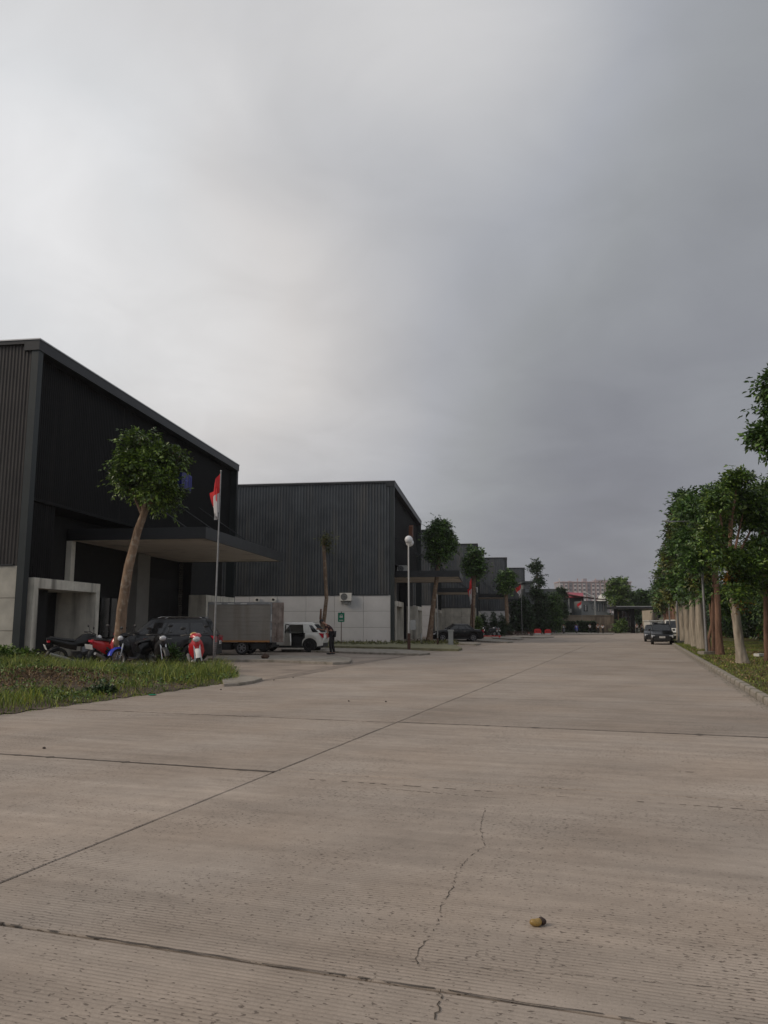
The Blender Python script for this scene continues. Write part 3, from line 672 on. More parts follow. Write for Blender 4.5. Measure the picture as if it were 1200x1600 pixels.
def warehouse(label, u0, v0, L, D, side_m, base_m, pitch, cx0=6.2, cx1=20.3, proj=5.25, det=2, Lside=None, join=None, canopy_m='soffit', name='warehouse', hh=H, rd=0.035, group='dark warehouses along the left side'):
    T = thing(name, label, 'warehouse', BP(u0, v0), RZ_B, group)
    rise = 0.0
    # core volume that closes everything off (dark inside faces)
    ribbed(0.30, D, ZB, hh - 0.12, pitch, rd, 0.06, 'x').build('side_cladding', side_m, T, fixn=False)
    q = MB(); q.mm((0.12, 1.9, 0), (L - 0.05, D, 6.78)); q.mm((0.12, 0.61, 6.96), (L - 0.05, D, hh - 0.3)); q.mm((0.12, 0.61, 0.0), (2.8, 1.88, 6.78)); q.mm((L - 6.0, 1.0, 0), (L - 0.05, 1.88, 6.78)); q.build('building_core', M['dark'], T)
    pw = 2.42; rows = 3; ph = ZB / 3
    ncol = int(min(D, Lside or D) / pw)
    for r in range(rows):
        for c in range(ncol):
            panel(T, 0.075, 0.12 + c * (pw + 0.012), r * (ph + 0.0) + 0.006, pw, ph - 0.012, 'x', base_m)
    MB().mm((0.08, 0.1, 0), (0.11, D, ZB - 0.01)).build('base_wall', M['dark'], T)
    MB().mm((-0.03, 0.5, ZB - 0.0), (0.10, D, ZB + 0.06)).build('drip_strip', M['fascia'], T)
    # corner and top trim frames the recessed facade
    MB().mm((-0.05, -0.02, 0), (0.30, 0.30, hh - 0.45)).build('corner_trim', M['trim'], T)
    MB().mm((L - 0.30, -0.02, 0), (L, 0.62, hh - 0.45)).build('corner_trim', M['trim'], T)
    f = MB(); f.mm((-0.10, -0.06, hh - 0.45), (L + 0.05, 0.62, hh)); f.build('roof_fascia', M['fascia'], T)
    f = MB(); f.mm((-0.10, 0.623, hh - 0.16), (0.14, D, hh)); f.build('side_fascia', M['fascia'], T)
    g = MB(); g.mm((-0.13, -0.09, hh), (L + 0.08, 0.10, hh + 0.05)); g.mm((-0.13, 0.103, hh), (0.06, D, hh + 0.05)); g.build('roof_flashing', M['flashing'], T)
    rf = MB(); rf.add([(0.06, 0.65, hh - 0.06), (L, 0.65, hh - 0.06), (L, D / 2, hh - 0.05), (0.06, D / 2, hh - 0.05), (L, D, hh - 0.06), (0.06, D, hh - 0.06)], [(0, 1, 2, 3), (3, 2, 4, 5)]); rf.build('roof', M['fascia'], T)
    # upper facade of three big sheets, lower facade set back
    zl = 6.95; yq = 0.50
    js = [0.40, L * 0.335, L * 0.66, L - 0.30]
    for a, c in zip(js, js[1:]):
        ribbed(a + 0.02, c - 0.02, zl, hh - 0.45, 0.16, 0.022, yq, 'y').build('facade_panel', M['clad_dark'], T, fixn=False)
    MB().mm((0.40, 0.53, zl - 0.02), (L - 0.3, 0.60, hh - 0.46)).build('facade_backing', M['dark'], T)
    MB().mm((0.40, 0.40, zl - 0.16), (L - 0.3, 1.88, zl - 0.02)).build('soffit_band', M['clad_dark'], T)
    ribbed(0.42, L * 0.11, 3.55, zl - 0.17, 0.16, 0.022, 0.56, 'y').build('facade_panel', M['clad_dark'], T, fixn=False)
    if det:
        # recessed ground floor: bays between columns, roller shutters
        for x, w_ in ((cx0, 0.36), (cx0 + 6.6, 1.6), (cx0 + 14.0 if L - cx0 > 16 and det == 2 and cx1 > 15 else cx0 + 8.4, 0.4)):
            MB().mm((x, 1.25 if w_ > 1 else 1.58, 0), (x + w_, 1.86, zl - 1.31)).build('column', M['column' if w_ > 1 else 'portal'], T)
        sh = MB()
        for i in range(44): sh.mm((cx0 + 8.6, 1.84, 0.02 + i * 0.1), (cx0 + 12.6, 1.875, 0.11 + i * 0.1))
        sh.build('roller_shutter', M['shutter'], T)
        for x in (cx0 + 0.9, cx0 + 3.6):
            wf = MB(); wf.mm((x, 1.83, 0.9), (x + 2.2, 1.88, 3.0)); o = wf.build('window', M['glass'], T)
            fr = MB()
            for xx in (x, x + 1.08, x + 2.16): fr.mm((xx, 1.78, 0.9), (xx + 0.05, 1.827, 3.0))
            fr.build('frame', M['blackplastic'], o)
    portal(T, 0.55, 6.0, 3.5, -0.12, 2.2 if det else 0.6, M['portal'])
    portal(T, L - 6.1, L - 0.4, 3.5, -0.12, 1.2, M['portal'])
    # canopy
    c0, c1 = cx0, cx1; zt, zb_ = 6.22, 5.66
    C_ = MB(); C_.mm((c0, -proj, zb_), (c1, -proj + 0.12, zt)); C_.mm((c0, -proj + 0.12, zb_), (c0 + 0.12, 1.85, zt)); C_.mm((c1 - 0.12, -proj + 0.12, zb_), (c1, 1.85, zt))
    cn = C_.build('canopy', M['fascia'], T)
    s = MB(); nsp = 5; pwx = (c1 - c0 - 0.24) / nsp
    for i in range(nsp):
        for j in range(2):
            hy = (proj + 1.65) / 2
            panel(cn, 0, 0, 0, 0.01, 0.01, 'x', M[canopy_m]) if False else None
            o = MB().mm((c0 + 0.12 + i * pwx + 0.008, -proj + 0.13 + j * hy + 0.008, zb_ + 0.03), (c0 + 0.12 + (i + 1) * pwx - 0.008, -proj + 0.13 + (j + 1) * hy - 0.008, zb_ + 0.06)).build('soffit_panel', M[canopy_m], cn)
    MB().mm((c0 + 0.13, -proj + 0.13, zt - 0.2), (c1 - 0.13, 1.85, zt - 0.12)).build('canopy_deck', M['fascia'], cn)
    for x in (c0 + 0.6, (c0 + c1) / 2, c1 - 0.6):
        MB().tube([(x, 0.47, 9.3), (x, -proj + 1.0, zt - 0.1)], 0.035, 6).build('tie_rod', M['fascia'], cn)
    return T
wa = warehouse('nearest black ribbed warehouse at the left edge with a blue sign high on its front', 28.9, -18.65, 26.2, 34, M['clad_warm'], M['oldwall'], 0.155, Lside=12)
wb = warehouse('second black warehouse with a wide corrugated side above grey concrete panels', 63.1, -7.75, 26, 34, M['clad'], M['panel'], 0.255, Lside=24, cx0=4.0, cx1=13.5, rd=0.06)
wc_ = warehouse('third black warehouse whose side shows low behind the black sedan', 97.2, -6.85, 14, 30, M['clad'], M['panel'], 0.3, det=0, Lside=12, cx0=3.0, cx1=12)
wd = warehouse('fourth black warehouse with a stained pale base wall behind the white and red flag', 115.2, -1.6, 21, 28, M['clad'], M['oldwall'], 0.4, det=0, Lside=16, cx0=5, cx1=14, proj=4)
we = warehouse('fifth black warehouse behind the conical shrubs', 140.2, 3.3, 20, 30, M['clad'], M['panel'], 0.4, det=0, Lside=14, cx0=5, cx1=14, proj=3)
wf_ = warehouse('farthest black warehouse at the end of the left row', 166.4, 7.6, 16, 32, M['clad'], M['panel'], 0.5, det=0, Lside=8, cx0=5, cx1=12, proj=3)
# blue lit-less sign on the first facade: board with pale letter strokes
sg = thing('wall_sign', 'dark blue board high on the nearest warehouse front, half behind the round tree', 'sign', BP(44.3, -18.68, 9.9), RZ_B)
MB().mm((0, -0.12, 0), (1.5, 0.25, 1.0)).build('board', M['blue_sign'], sg)
l_ = MB()
for x in (1.15, 1.45): l_.mm((x, -0.145, 0.22), (x + 0.07, -0.123, 0.95))
l_.mm((1.22, -0.145, 0.88), (1.45, -0.123, 0.95)); l_.mm((0.45, -0.145, 0.5), (0.9, -0.123, 0.57)); l_.mm((0.65, -0.145, 0.22), (0.72, -0.123, 0.78))
l_.build('lettering', M['blue_letter'], sg)
# orange emblem on second facade
sg = thing('wall_sign', 'orange brown angular emblem on the second warehouse front behind the globe lamp', 'sign', BP(75.5, -7.75, 9.3), RZ_B)
e_ = MB(); e_.prism([(0.0, 0.0), (1.0, 0.2), (2.1, 0.7), (1.8, 1.0), (0.9, 0.6), (0.1, 1.0)], -0.2, 0.2); e_.prism([(1.4, 1.0), (2.0, 1.1), (2.1, 2.3), (1.6, 2.1)], -0.2, 0.2); e_.build('emblem', M['orange_sign'], sg)
MB().mm((0.4, 0.2, 0.4), (1.6, 0.48, 0.5)).build('bracket', M['fascia'], sg)

# air conditioners
def aircon(label, loc, rz, s=1.0):
    t = thing('air_conditioner', label, 'air conditioner', loc, rz, 'outdoor air conditioning units on the warehouse walls')
    MB().mm((-0.34 * s, -0.52 * s, 0), (0, 0.52 * s, 0.68 * s)).build('casing', M['white'], t)
    g = MB()
    for r_ in (0.08, 0.14, 0.20, 0.26):
        vs = []; fs = []; n = 20
        for k in range(n):
            a = 2 * math.pi * k / n
            for q in (r_ * s - 0.012, r_ * s + 0.012): vs.append((-0.35 * s, 0.13 * s + q * math.cos(a), 0.34 * s + q * math.sin(a)))
        for k in range(n): j = (k + 1) % n; fs.append((2 * k, 2 * k + 1, 2 * j + 1, 2 * j))
        g.add(vs, fs)
    vs = [(-0.346 * s, 0.13 * s + 0.3 * s * math.cos(a * math.pi / 10), 0.34 * s + 0.3 * s * math.sin(a * math.pi / 10)) for a in range(20)]
    MB().add(vs, [tuple(range(20))]).build('fan', M['blackplastic'], t); g.build('grille', M['greypaint'], t)
    k = MB()
    for y in (-0.4 * s, 0.4 * s): k.mm((-0.36 * s, y, -0.05), (0.02, y + 0.04, -0.005)); k.mm((-0.05, y, -0.3), (-0.01, y + 0.04, -0.05))
    k.mm((-0.25 * s, -0.2 * s, -0.25), (-0.05, 0.15 * s, -0.06))
    k.build('bracket', M['galv'], t); return t
aircon('boxy white outdoor cooling unit on the second warehouse side wall, right of the lopped trunk', BP(63.1, -11.75, 3.50), RZ_B, 0.95)
aircon('grey outdoor unit on the warehouse front just above the white and red flag', BP(103.5, -2.0, 5.75), RZ_B, 1.0)
aircon('pale outdoor unit over the second canopy, left of the globe lamp pole', BP(70.2, -7.85, 6.3), RZ_B, 0.9)
for i, (px, lb) in enumerate(((402, 'left broken vent hole with white patched edge above the truck'), (427, 'right broken vent hole with white patched edge above the truck'))):
    v_ = -19.6 if i == 0 else -18.0
    p = (BP(62.97, {402: -19.35, 427: -17.95}[px], 3.62))
    t = thing('wall_vent', lb, 'vent', p, RZ_B, 'vents above the truck')
    r_ = random.Random(i); poly = [(math.cos(a) * 0.27 * r_.uniform(.7, 1.2), math.sin(a) * 0.25 * r_.uniform(.7, 1.2)) for a in np.linspace(0, 2 * math.pi, 12, endpoint=False)]
    MB().prism(poly, -0.025, 0.06, 'x').build('plaster_patch', M['white'], t)
    MB().prism([(q[0] * 0.42, q[1] * 0.42) for q in poly], -0.045, -0.0255, 'x').build('hole', M['dark'], t)

# ------------------------------------------------------------------ posts, lamps, flags, signs
def flag_mesh(parent, ztop, hoist, fly, fold, seed, x0=0.03, side=-1, mats=None):
    r = random.Random(seed); nu, nv = 14, 20; vs = []; fs = []; ms = []
    ph = r.uniform(0, 6)
    for i in range(nu + 1):
        s = i / nu
        for j in range(nv + 1):
            t = j / nv
            # limp cloth: the fly sags almost straight down from the hoist in deep folds
            x = side * (x0 + fold * s * (0.55 + 0.45 * math.sin(4.5 * s + ph)) * (0.45 + 0.75 * math.sin(math.pi * min(1, (t + s) * 0.6))))
            y = 0.11 * math.sin(s * 13 + ph + t * 2) * s ** 0.6
            z = ztop - hoist * t * (1 - 0.35 * s) - fly * 0.80 * s * (0.9 + 0.1 * t)
            vs.append((x, y, z))
    for i in range(nu):
        for j in range(nv):
            fs.append((i * (nv + 1) + j, i * (nv + 1) + j + 1, (i + 1) * (nv + 1) + j + 1, (i + 1) * (nv + 1) + j)); ms.append(0 if j < nv / 2 else 1)
    b = MB(); b.add(vs, fs); b.m = ms
    return b.build('flag', mats or [M['red'], M['whitecloth']], parent, smooth='all', fixn=False)
def flagpole(label, base, h, r, hoist, fly, fold, seed, side=-1, rings=False, lean=0.0, pm='galv', ztop=None):
    t = thing('flagpole', label, 'flagpole', base, 0, 'flagpoles along the left side')
    MB().tube([(0, 0, 0), (lean * 0.5, 0, h * 0.5), (lean, 0, h)], [r, r * 0.9, r * 0.6], 10).build('pole', M[pm], t, smooth=True)
    MB().ball((lean, 0, h + r), r * 1.1, 8, 6).build('finial', M[pm], t)
    if rings:
        g = MB()
        for i in range(16): g.mm((-0.01, -0.05, 0.12 + i * 0.075), (0.085, 0.02, 0.135 + i * 0.075))
        g.mm((0.065, -0.02, 0), (0.085, 0.0, 1.35)); g.build('climbing_rack', M['galv'], t)
    f = flag_mesh(t, (ztop or h - 0.05), hoist, fly, fold, seed, r * 0.7, side); f.location.x = lean * 0.9
    return t
flagpole('tall silver flagpole at the weedy corner with a limp red and white flag', ground(333, 1046), 7.15, 0.036, 1.45, 1.0, 0.85, 3, side=-1, rings=True, lean=0.06)
p3 = ground(739, 1000.5)
flagpole('dark slanting flagpole by the fourth warehouse with a white and red flag hung low', p3, 6.2, 0.07, 2.1, 1.6, 0.95, 8, side=-1, pm='rustpole')
flagpole('thin pole with a drooping all-red flag, left of the topiary', ground(816, 991.5), 8.1, 0.05, 1.6, 1.6, 0.8, 5, side=-1)
for (px, py, Y, lb, sd) in ((872, 955, 138, 'small red and white flag among the hedge tops beside the end wall', 4), (909, 957, 146, 'small red and white flag standing over the stained end wall', 6)):
    p = atY(px, py, Y); p.z = 0
    flagpole(lb, p, 6.6 if px == 872 else 6.1, 0.04, 1.3, 1.4, 0.9, sd, side=-1 if px < 900 else -1)

gl = thing('street_lamp', 'white pole street lamp with two frosted globes in front of the second warehouse', 'street lamp', ground(639, 1017), RZ_B)
MB().tube([(0, 0, 0), (0, 0, 1.3), (0, 0, 6.45)], [0.06, 0.052, 0.04], 12).build('pole', M['white'], gl, smooth=True)
MB().tube([(0, 0, 0), (0, 0, 1.05)], [0.10, 0.095], 12).build('pole_foot', M['rustpole'], gl, smooth=True)
for x, z in ((-0.05, 6.72), (0.62, 6.60)):
    MB().ball((x, -0.02, z), 0.245, 18, 12).build('globe', M['globe'], gl, smooth='all')
MB().tube([(-0.05, 0, 6.40), (0.3, 0, 6.35), (0.62, 0, 6.36)], 0.03, 8).build('arm', M['white'], gl)
MB().mm((-0.06, -0.42, 1.25), (0.18, -0.09, 1.85)).build('control_box', M['greypaint'], gl)
bx = thing('bollard', 'squat grey green concrete post with a cap at the kerb nose', 'post', ground(704.5, 1010.2), RZ_B)
MB().mm((-0.17, -0.17, 0), (0.17, 0.17, 1.08)).build('shaft', M['greypaint'], bx); MB().mm((-0.21, -0.21, 1.08), (0.21, 0.21, 1.2)).build('cap', M['greypaint'], bx)
pp = thing('pipe_stub', 'short white pipe sticking up beside the black sedan', 'pipe', ground(658, 1003), 0)
MB().tube([(0, 0, 0), (0, 0, 0.72)], 0.08, 10).build('pipe', M['white'], pp, smooth=True); MB().tube([(0, 0, 0.72), (0, 0, 0.78)], 0.1, 10).build('cap', M['white'], pp, smooth=True)
pp = thing('pole', 'thin grey metal pole standing in the kerb strip before the black sedan', 'pole', ground(684, 1010), 0)
MB().tube([(0, 0, 0), (0, 0, 3.75)], 0.045, 8).build('shaft', M['galv'], pp, smooth=True); MB().tube([(0, 0, 0), (0, 0, 0.6)], 0.055, 8).build('sleeve', M['rustpole'], pp, smooth=True)
# green assembly sign
gs = thing('sign', 'green assembly point sign with a white pictogram on a thin post by the grey wall', 'sign', ground(533, 1009.5), RZ_B)
MB().tube([(0, 0, 0), (0, 0, 2.5)], 0.028, 8).build('post', M['rustpole'], gs)
MB().mm((-0.05, -0.24, 1.75), (-0.03, 0.24, 2.42)).build('board', M['green_sign'], gs)
pc = MB()
def sdisc(mb, y, z, ry, rz): mb.add([(-0.053, y + ry * math.cos(a), z + rz * math.sin(a)) for a in np.linspace(0, 2 * math.pi, 10, endpoint=False)], [tuple(range(10))])
for y in (-0.08, 0.0, 0.08): sdisc(pc, y, 2.24 + (0.03 if y == 0 else 0), 0.03, 0.035); pc.add([(-0.053, y - 0.04, 2.19), (-0.053, y + 0.04, 2.19), (-0.053, y + 0.03, 2.05), (-0.053, y - 0.03, 2.05)], [(0, 1, 2, 3)])
pc.add([(-0.053, -0.15, 1.9), (-0.053, 0.15, 1.9), (-0.053, 0.15, 1.85), (-0.053, -0.15, 1.85)], [(0, 1, 2, 3)])
pc.build('pictogram', M['white'], gs, fixn=False)

# lamp posts on the right verge
def arm_lamp(label, base, h, arm, ang):
    t = thing('street_lamp', label, 'street lamp', base, ang, 'lamp posts on the right verge')
    MB().mm((-0.32, -0.3, -0.1), (0.32, 0.3, 0.16)).build('footing', M['kerb'], t)
    MB().tube([(0, 0, 0.1), (0, 0, h * 0.6), (0, 0, h)], [0.075, 0.06, 0.045], 10).build('pole', M['galv'], t, smooth=True)
    MB().tube([(0, 0, h - 0.05), (-arm * 0.5, 0, h + 0.08), (-arm, 0, h + 0.05)], [0.035, 0.03, 0.028], 8).build('arm', M['galv'], t, smooth=True)
    hd = MB(); hd.prism([(-0.28, 0.0), (-0.15, -0.035), (0.2, -0.035), (0.25, 0.02), (0.15, 0.035), (-0.2, 0.03)], -0.07, 0.07); o = hd.build('lamp_head', M['galv'], t, smooth=True); o.location = (-arm - 0.25, 0, h + 0.05)
    return t
lb0 = ground(1105, 1027); lb0.z = 0.13
arm_lamp('tall grey lamp post on a concrete footing among the right trees, arm over the road', lb0, 6.45, 1.25, 0.12)
lb1 = ground(1048, 1000.5); lb1.z = 0.13
arm_lamp('thin far lamp post beside the parked cars on the right', lb1, 6.0, 0.5, 0.12)
lb2 = ground(1061, 1007); lb2.z = 0.13
arm_lamp('middle pale lamp post among the pale trunks on the right', lb2, 5.6, 0.5, 0.12)

# ------------------------------------------------------------------ trees on the left
SUBS[:] = [16, 0.55, 0.86, 0.30, 0.42]
Y = 30.4
tree('round_topped_tree', 'leaning tree with a round leafy crown in front of the nearest warehouse', ground(187, 1040), px_path([(187, 1043), (187, 1000), (191, 950), (201, 885), (215, 830), (228, 795)], Y),
     [0.33, 0.28, 0.26, 0.24, 0.215, 0.19], [px_lobe(228, 722, 50, 46, Y), px_lobe(258, 735, 38, 48, Y, -0.3), px_lobe(204, 745, 36, 46, Y, 0.3), px_lobe(232, 758, 48, 44, Y, -0.4), px_lobe(262, 778, 28, 28, Y, 0.5), px_lobe(218, 692, 32, 20, Y), px_lobe(280, 715, 16, 20, Y), px_lobe(185, 742, 14, 18, Y)],
     15500, 0.165, 0.085, M['leaf1'], M['bark1'], 'round topped trees in front of the warehouses', k=6, seed=2, shell=0.35, amp=0.05)
Y = 67.85
t2 = tree('round_topped_tree', 'forked leaning trunk with a tall egg shaped crown by the globe lamp', ground(671, 1004), px_path([(670, 1006), (674, 970), (679, 930), (684, 890), (686, 872)], Y),
     [0.34, 0.28, 0.26, 0.24, 0.2], [px_lobe(688, 832, 20, 22, Y), px_lobe(686, 862, 22, 24, Y), px_lobe(680, 845, 19, 26, Y, 0.6), px_lobe(695, 850, 18, 26, Y, -0.6), px_lobe(706, 845, 8, 12, Y), px_lobe(688, 818, 14, 9, Y)],
     11000, 0.27, 0.12, M['leaf2'], M['bark1'], 'round topped trees in front of the warehouses', seed=4, shell=0.3)
Y = 85.5
tree('round_topped_tree', 'round crowned tree rising behind the flag hung low on a dark pole', ground(737, 998), px_path([(737, 1000), (738, 970), (740, 920), (741, 895)], Y),
     [0.40, 0.34, 0.31, 0.28], [px_lobe(741, 868, 15, 15, Y), px_lobe(736, 882, 13, 15, Y, .5), px_lobe(747, 882, 12, 15, Y, -.5), px_lobe(741, 892, 14, 13, Y)],
     7000, 0.30, 0.14, M['leaf2'], M['bark1'], 'round topped trees in front of the warehouses', seed=6, shell=0.3)
Y = 115.5
tree('round_topped_tree', 'smallest round crowned tree, beside the conical shrubs', ground(792, 992), px_path([(792, 993), (792, 960), (791, 935), (791, 918)], Y),
     [0.42, 0.36, 0.33, 0.3], [px_lobe(791, 900, 13, 10, Y), px_lobe(787, 912, 11, 12, Y, .5), px_lobe(796, 911, 10, 12, Y, -.5), px_lobe(791, 920, 10, 8, Y)],
     5000, 0.36, 0.17, M['leaf2'], M['bark1'], 'round topped trees in front of the warehouses', seed=8, shell=0.3)
Y = 127
tree('topiary_tree', 'tall topiary with stacked leaf balls at the end of the warehouse row', ground(839, 990.3), px_path([(839, 990), (840, 950), (842, 915), (838, 895)], Y),
     [0.3, 0.2, 0.15, 0.1], [px_lobe(836, 887, 10, 13, Y), px_lobe(844, 907, 9, 9, Y), px_lobe(838, 925, 11, 12, Y), px_lobe(846, 935, 10, 12, Y)], 5500, 0.34, 0.16, M['leaf_dark'], M['bark3'], seed=9, shell=0.3, k=6)
SUBS[:] = [9, 0.50, 0.80, 0.30, 0.46]
def bush(name, label, px, pyb, lobes, n, L_, W_, m, group=None, Yo=None, cat='shrub', shell=0.4):
    base = ground(px, pyb); YY = Yo or base.y
    if Yo: base = atY(px, pyb, Yo); base.z = 0
    t = thing(name, label, cat, base, 0, group)
    lb = [px_lobe(*l, YY) for l in lobes]; lb = [(x - base.x, y - base.y, z, a, b_, c) for (x, y, z, a, b_, c) in lb]
    st = MB(); r = random.Random(int(px))
    for l in lb[:3]: st.tube([(0, 0, -0.05), (l[0] * 0.4, l[1] * 0.4, l[2] * 0.5), (l[0], l[1], l[2])], [0.08, 0.05, 0.02], 6)
    st.build('stem', M['bark3'], t); crown(lb, n // 6, 6, L_, W_, m, t, 'foliage', shell=shell); return t
G_ = 'dense dark trees between the last warehouse and the end wall'
bush('bushy_tree', 'dark bushy tree right of the all-red flag', 826, 991, [(822, 950, 13, 22), (822, 972, 14, 18), (815, 965, 8, 18)], 7000, 0.36, 0.18, M['leaf_dark'], G_, 122, 'tree')
bush('bushy_tree', 'dark bushy tree in the middle of the clump behind the red barriers', 846, 991, [(845, 958, 12, 20), (843, 975, 14, 15), (838, 965, 9, 20)], 7000, 0.36, 0.18, M['leaf_dark'], G_, 126, 'tree')
bush('bushy_tree', 'brighter bushy tree at the right end of the clump by the end wall', 866, 991, [(864, 935, 11, 13), (862, 952, 14, 20), (865, 972, 13, 17), (858, 968, 10, 20)], 8000, 0.36, 0.18, M['leaf2'], G_, 128, 'tree')
bush('bushy_tree', 'small round treetop behind the topiary, left of the red roofed house', 878, 991, [(878, 928, 8, 13), (880, 950, 7, 20)], 3000, 0.36, 0.18, M['leaf_dark'], G_, 140, 'tree')
bush('bushy_tree', 'low dark tree hard against the corner of the farthest warehouse', 806, 990.8, [(806, 955, 8, 14), (806, 975, 9, 16)], 4000, 0.36, 0.18, M['leaf_dark'], G_, 128, 'tree')
for i, (px, h_, lb) in enumerate(((755, 37, 'leftmost conical shrub before the pale wall'), (772, 36, 'middle conical shrub, beside the round crowned tree'), (784, 34, 'conical shrub tucked behind the slim tree trunk'))):
    bush('conical_shrub', lb, px, 993.5, [(px, 993 - h_ * 0.25, 8.5, h_ * 0.25), (px, 993 - h_ * 0.5, 6.2, h_ * 0.28), (px, 993 - h_ * 0.78, 3.2, h_ * 0.24)], 2600, 0.22, 0.10, M['leaf_dark'], 'conical shrubs along the pale wall', 104, shell=0.5)
bush('shrub', 'loose leafy shrub at the foot of the dark flagpole', 748, 998, [(747, 972, 6, 9), (745, 985, 7, 9)], 1800, 0.22, 0.10, M['leaf3'], None, 92)
bush('shrub', 'low shrub with a stump at the foot of the smallest round crowned tree', 794, 992.5, [(793, 982, 7, 8), (797, 987, 6, 6)], 1500, 0.22, 0.10, M['leaf_dark'], None, 113)
# lopped trunk
base = ground(506, 1008.5); YY = base.y
t = thing('lopped_tree', 'bare lopped trunk with a tuft of shoots standing before the second warehouse', 'tree', base)
pth = [atY(x, y, YY) - base for x, y in ((505, 1009), (506, 970), (510, 935), (508, 890), (506, 850), (506, 843))]
rough_tube(pth, [0.19, 0.165, 0.145, 0.13, 0.12, 0.115], 10, 5, 0.09, 0.1).build('trunk', M['bark1'], t, smooth='all')
s_ = rough_tube([pth[1] + Vector((-.15, 0, -0.6)), pth[1] + Vector((-0.25, 0, 0.2)), pth[1] + Vector((-0.22, 0, 0.9))], [0.08, 0.09, 0.07], 8, 7, 0.08); s_.build('stub', M['bark3'], t, smooth='all')
tp = pth[-1]; sh_o = crown([(tp.x + 0.18, 0, tp.z - 0.1, 0.26, 0.26, 0.36), (tp.x + 0.28, 0, tp.z - 0.5, 0.14, 0.2, 0.35)], 70, 6, 0.24, 0.07, M['leaf_olive'], t, 'shoots', droop=-0.2); sh_o['kind'] = 'stuff'
# twiggy cut branch with dead leaves by the first tree is part of its crown

# ------------------------------------------------------------------ the right hand row
GR = 'tall trees lining the right verge'
def rt(label, b, Yv, path, radii, lobes, n, L_, W_, m, bk, seed, limbs=4, droop=0.3, shell=0.3, blossom=None):
    base = atY(b[0], b[1], Yv); base.z = 0.12
    t = tree('street_tree', label, base, px_path(path, Yv), radii, [px_lobe(x, y, rx, ry, Yv, dy) for (x, y, rx, ry, dy) in lobes], n, L_, W_, m, bk, GR, seed=seed, limbs=limbs, droop=droop, shell=shell)
    if blossom:
        lb = [px_lobe(x, y, 5, 3, Yv) for x, y in blossom]; lb = [(x - base.x, y - base.y, z - base.z, a, b_, c) for (x, y, z, a, b_, c) in lb]
        crown(lb, 40, 5, 0.16, 0.1, M['blossom'], t, 'blossom')
    return t
rt('nearest right tree whose crown hangs in from the edge of the picture', (1300, 1080), 19.0, [(1300, 1085), (1290, 950), (1280, 800), (1265, 720)], [0.26, 0.2, 0.17, 0.13],
   [(1222, 600, 34, 32, 0), (1226, 655, 42, 34, 0), (1212, 690, 44, 34, .4), (1245, 640, 45, 60, .5), (1262, 740, 50, 40, 0), (1285, 680, 60, 60, 0)], 15000, 0.155, 0.075, M['leaf2'], M['bark2'], 21, 6)
rt('slim reddish trunk at the right edge with drooping leafy boughs', (1200, 1037), 31.0, [(1199, 1037), (1197, 980), (1196, 900), (1192, 830)], [0.16, 0.13, 0.11, 0.09],
   [(1200, 770, 38, 28, 1), (1190, 860, 36, 26, -.6), (1170, 905, 30, 24, -.8), (1205, 900, 30, 40, 0), (1225, 820, 40, 60, 0)], 13000, 0.18, 0.08, M['leaf3'], M['bark3'], 22, 5)
rt('stout pale trunk leaning left with open fork and broad crown', (1160, 1040), 29.8, [(1162, 1044), (1156, 1010), (1150, 965), (1144, 920), (1140, 880)], [0.36, 0.24, 0.21, 0.18, 0.16],
   [(1152, 752, 30, 18, 0), (1166, 780, 32, 22, .7), (1122, 782, 24, 20, -.6), (1140, 800, 26, 12, .5), (1110, 835, 20, 20, -.8), (1180, 815, 24, 22, .9), (1158, 905, 26, 14, -.3), (1172, 880, 24, 24, -.8), (1135, 870, 20, 14, -.9), (1150, 925, 18, 10, -1)], 15500, 0.17, 0.08, M['leaf3'], M['bark2'], 23, 6, shell=0.4)
rt('reddish twin trunk standing close beside the tall lamp post', (1124, 1028), 37.5, [(1126, 1031), (1123, 990), (1121, 940), (1118, 890)], [0.30, 0.22, 0.19, 0.16],
   [(1118, 775, 26, 18, 1.2), (1095, 800, 24, 22, 0), (1105, 850, 26, 24, -.5), (1120, 925, 22, 18, 1), (1088, 880, 16, 24, 0), (1130, 825, 22, 20, 2), (1140, 950, 20, 18, 3)], 14000, 0.20, 0.09, M['leaf2'], M['bark3'], 24, 6)
q_ = atY(1117, 1031, 38.2); q_.z = 0.12; t = thing('street_tree', 'slender bare reddish stem pressed against the left of the twin trunk', 'tree', q_, 0, GR)
rough_tube([Vector((0, 0, -.1)), atY(1116, 990, 38.2) - q_, atY(1115, 940, 38.2) - q_, atY(1117, 895, 38.2) - q_], [0.15, 0.13, 0.12, 0.1], 10, 77, 0.07, 0.2).build('trunk', M['bark3'], t, smooth='all')
rt('thin dark stem wrapped with shoots just right of the lamp post', (1109, 1024), 39.5, [(1110, 1026), (1107, 1000), (1112, 975), (1108, 930), (1106, 890)], [0.12, 0.1, 0.09, 0.08, 0.07],
   [(1100, 900, 18, 26, 0), (1108, 860, 20, 24, 0)], 5000, 0.2, 0.09, M['leaf_olive'], M['bark3'], 25, 2)
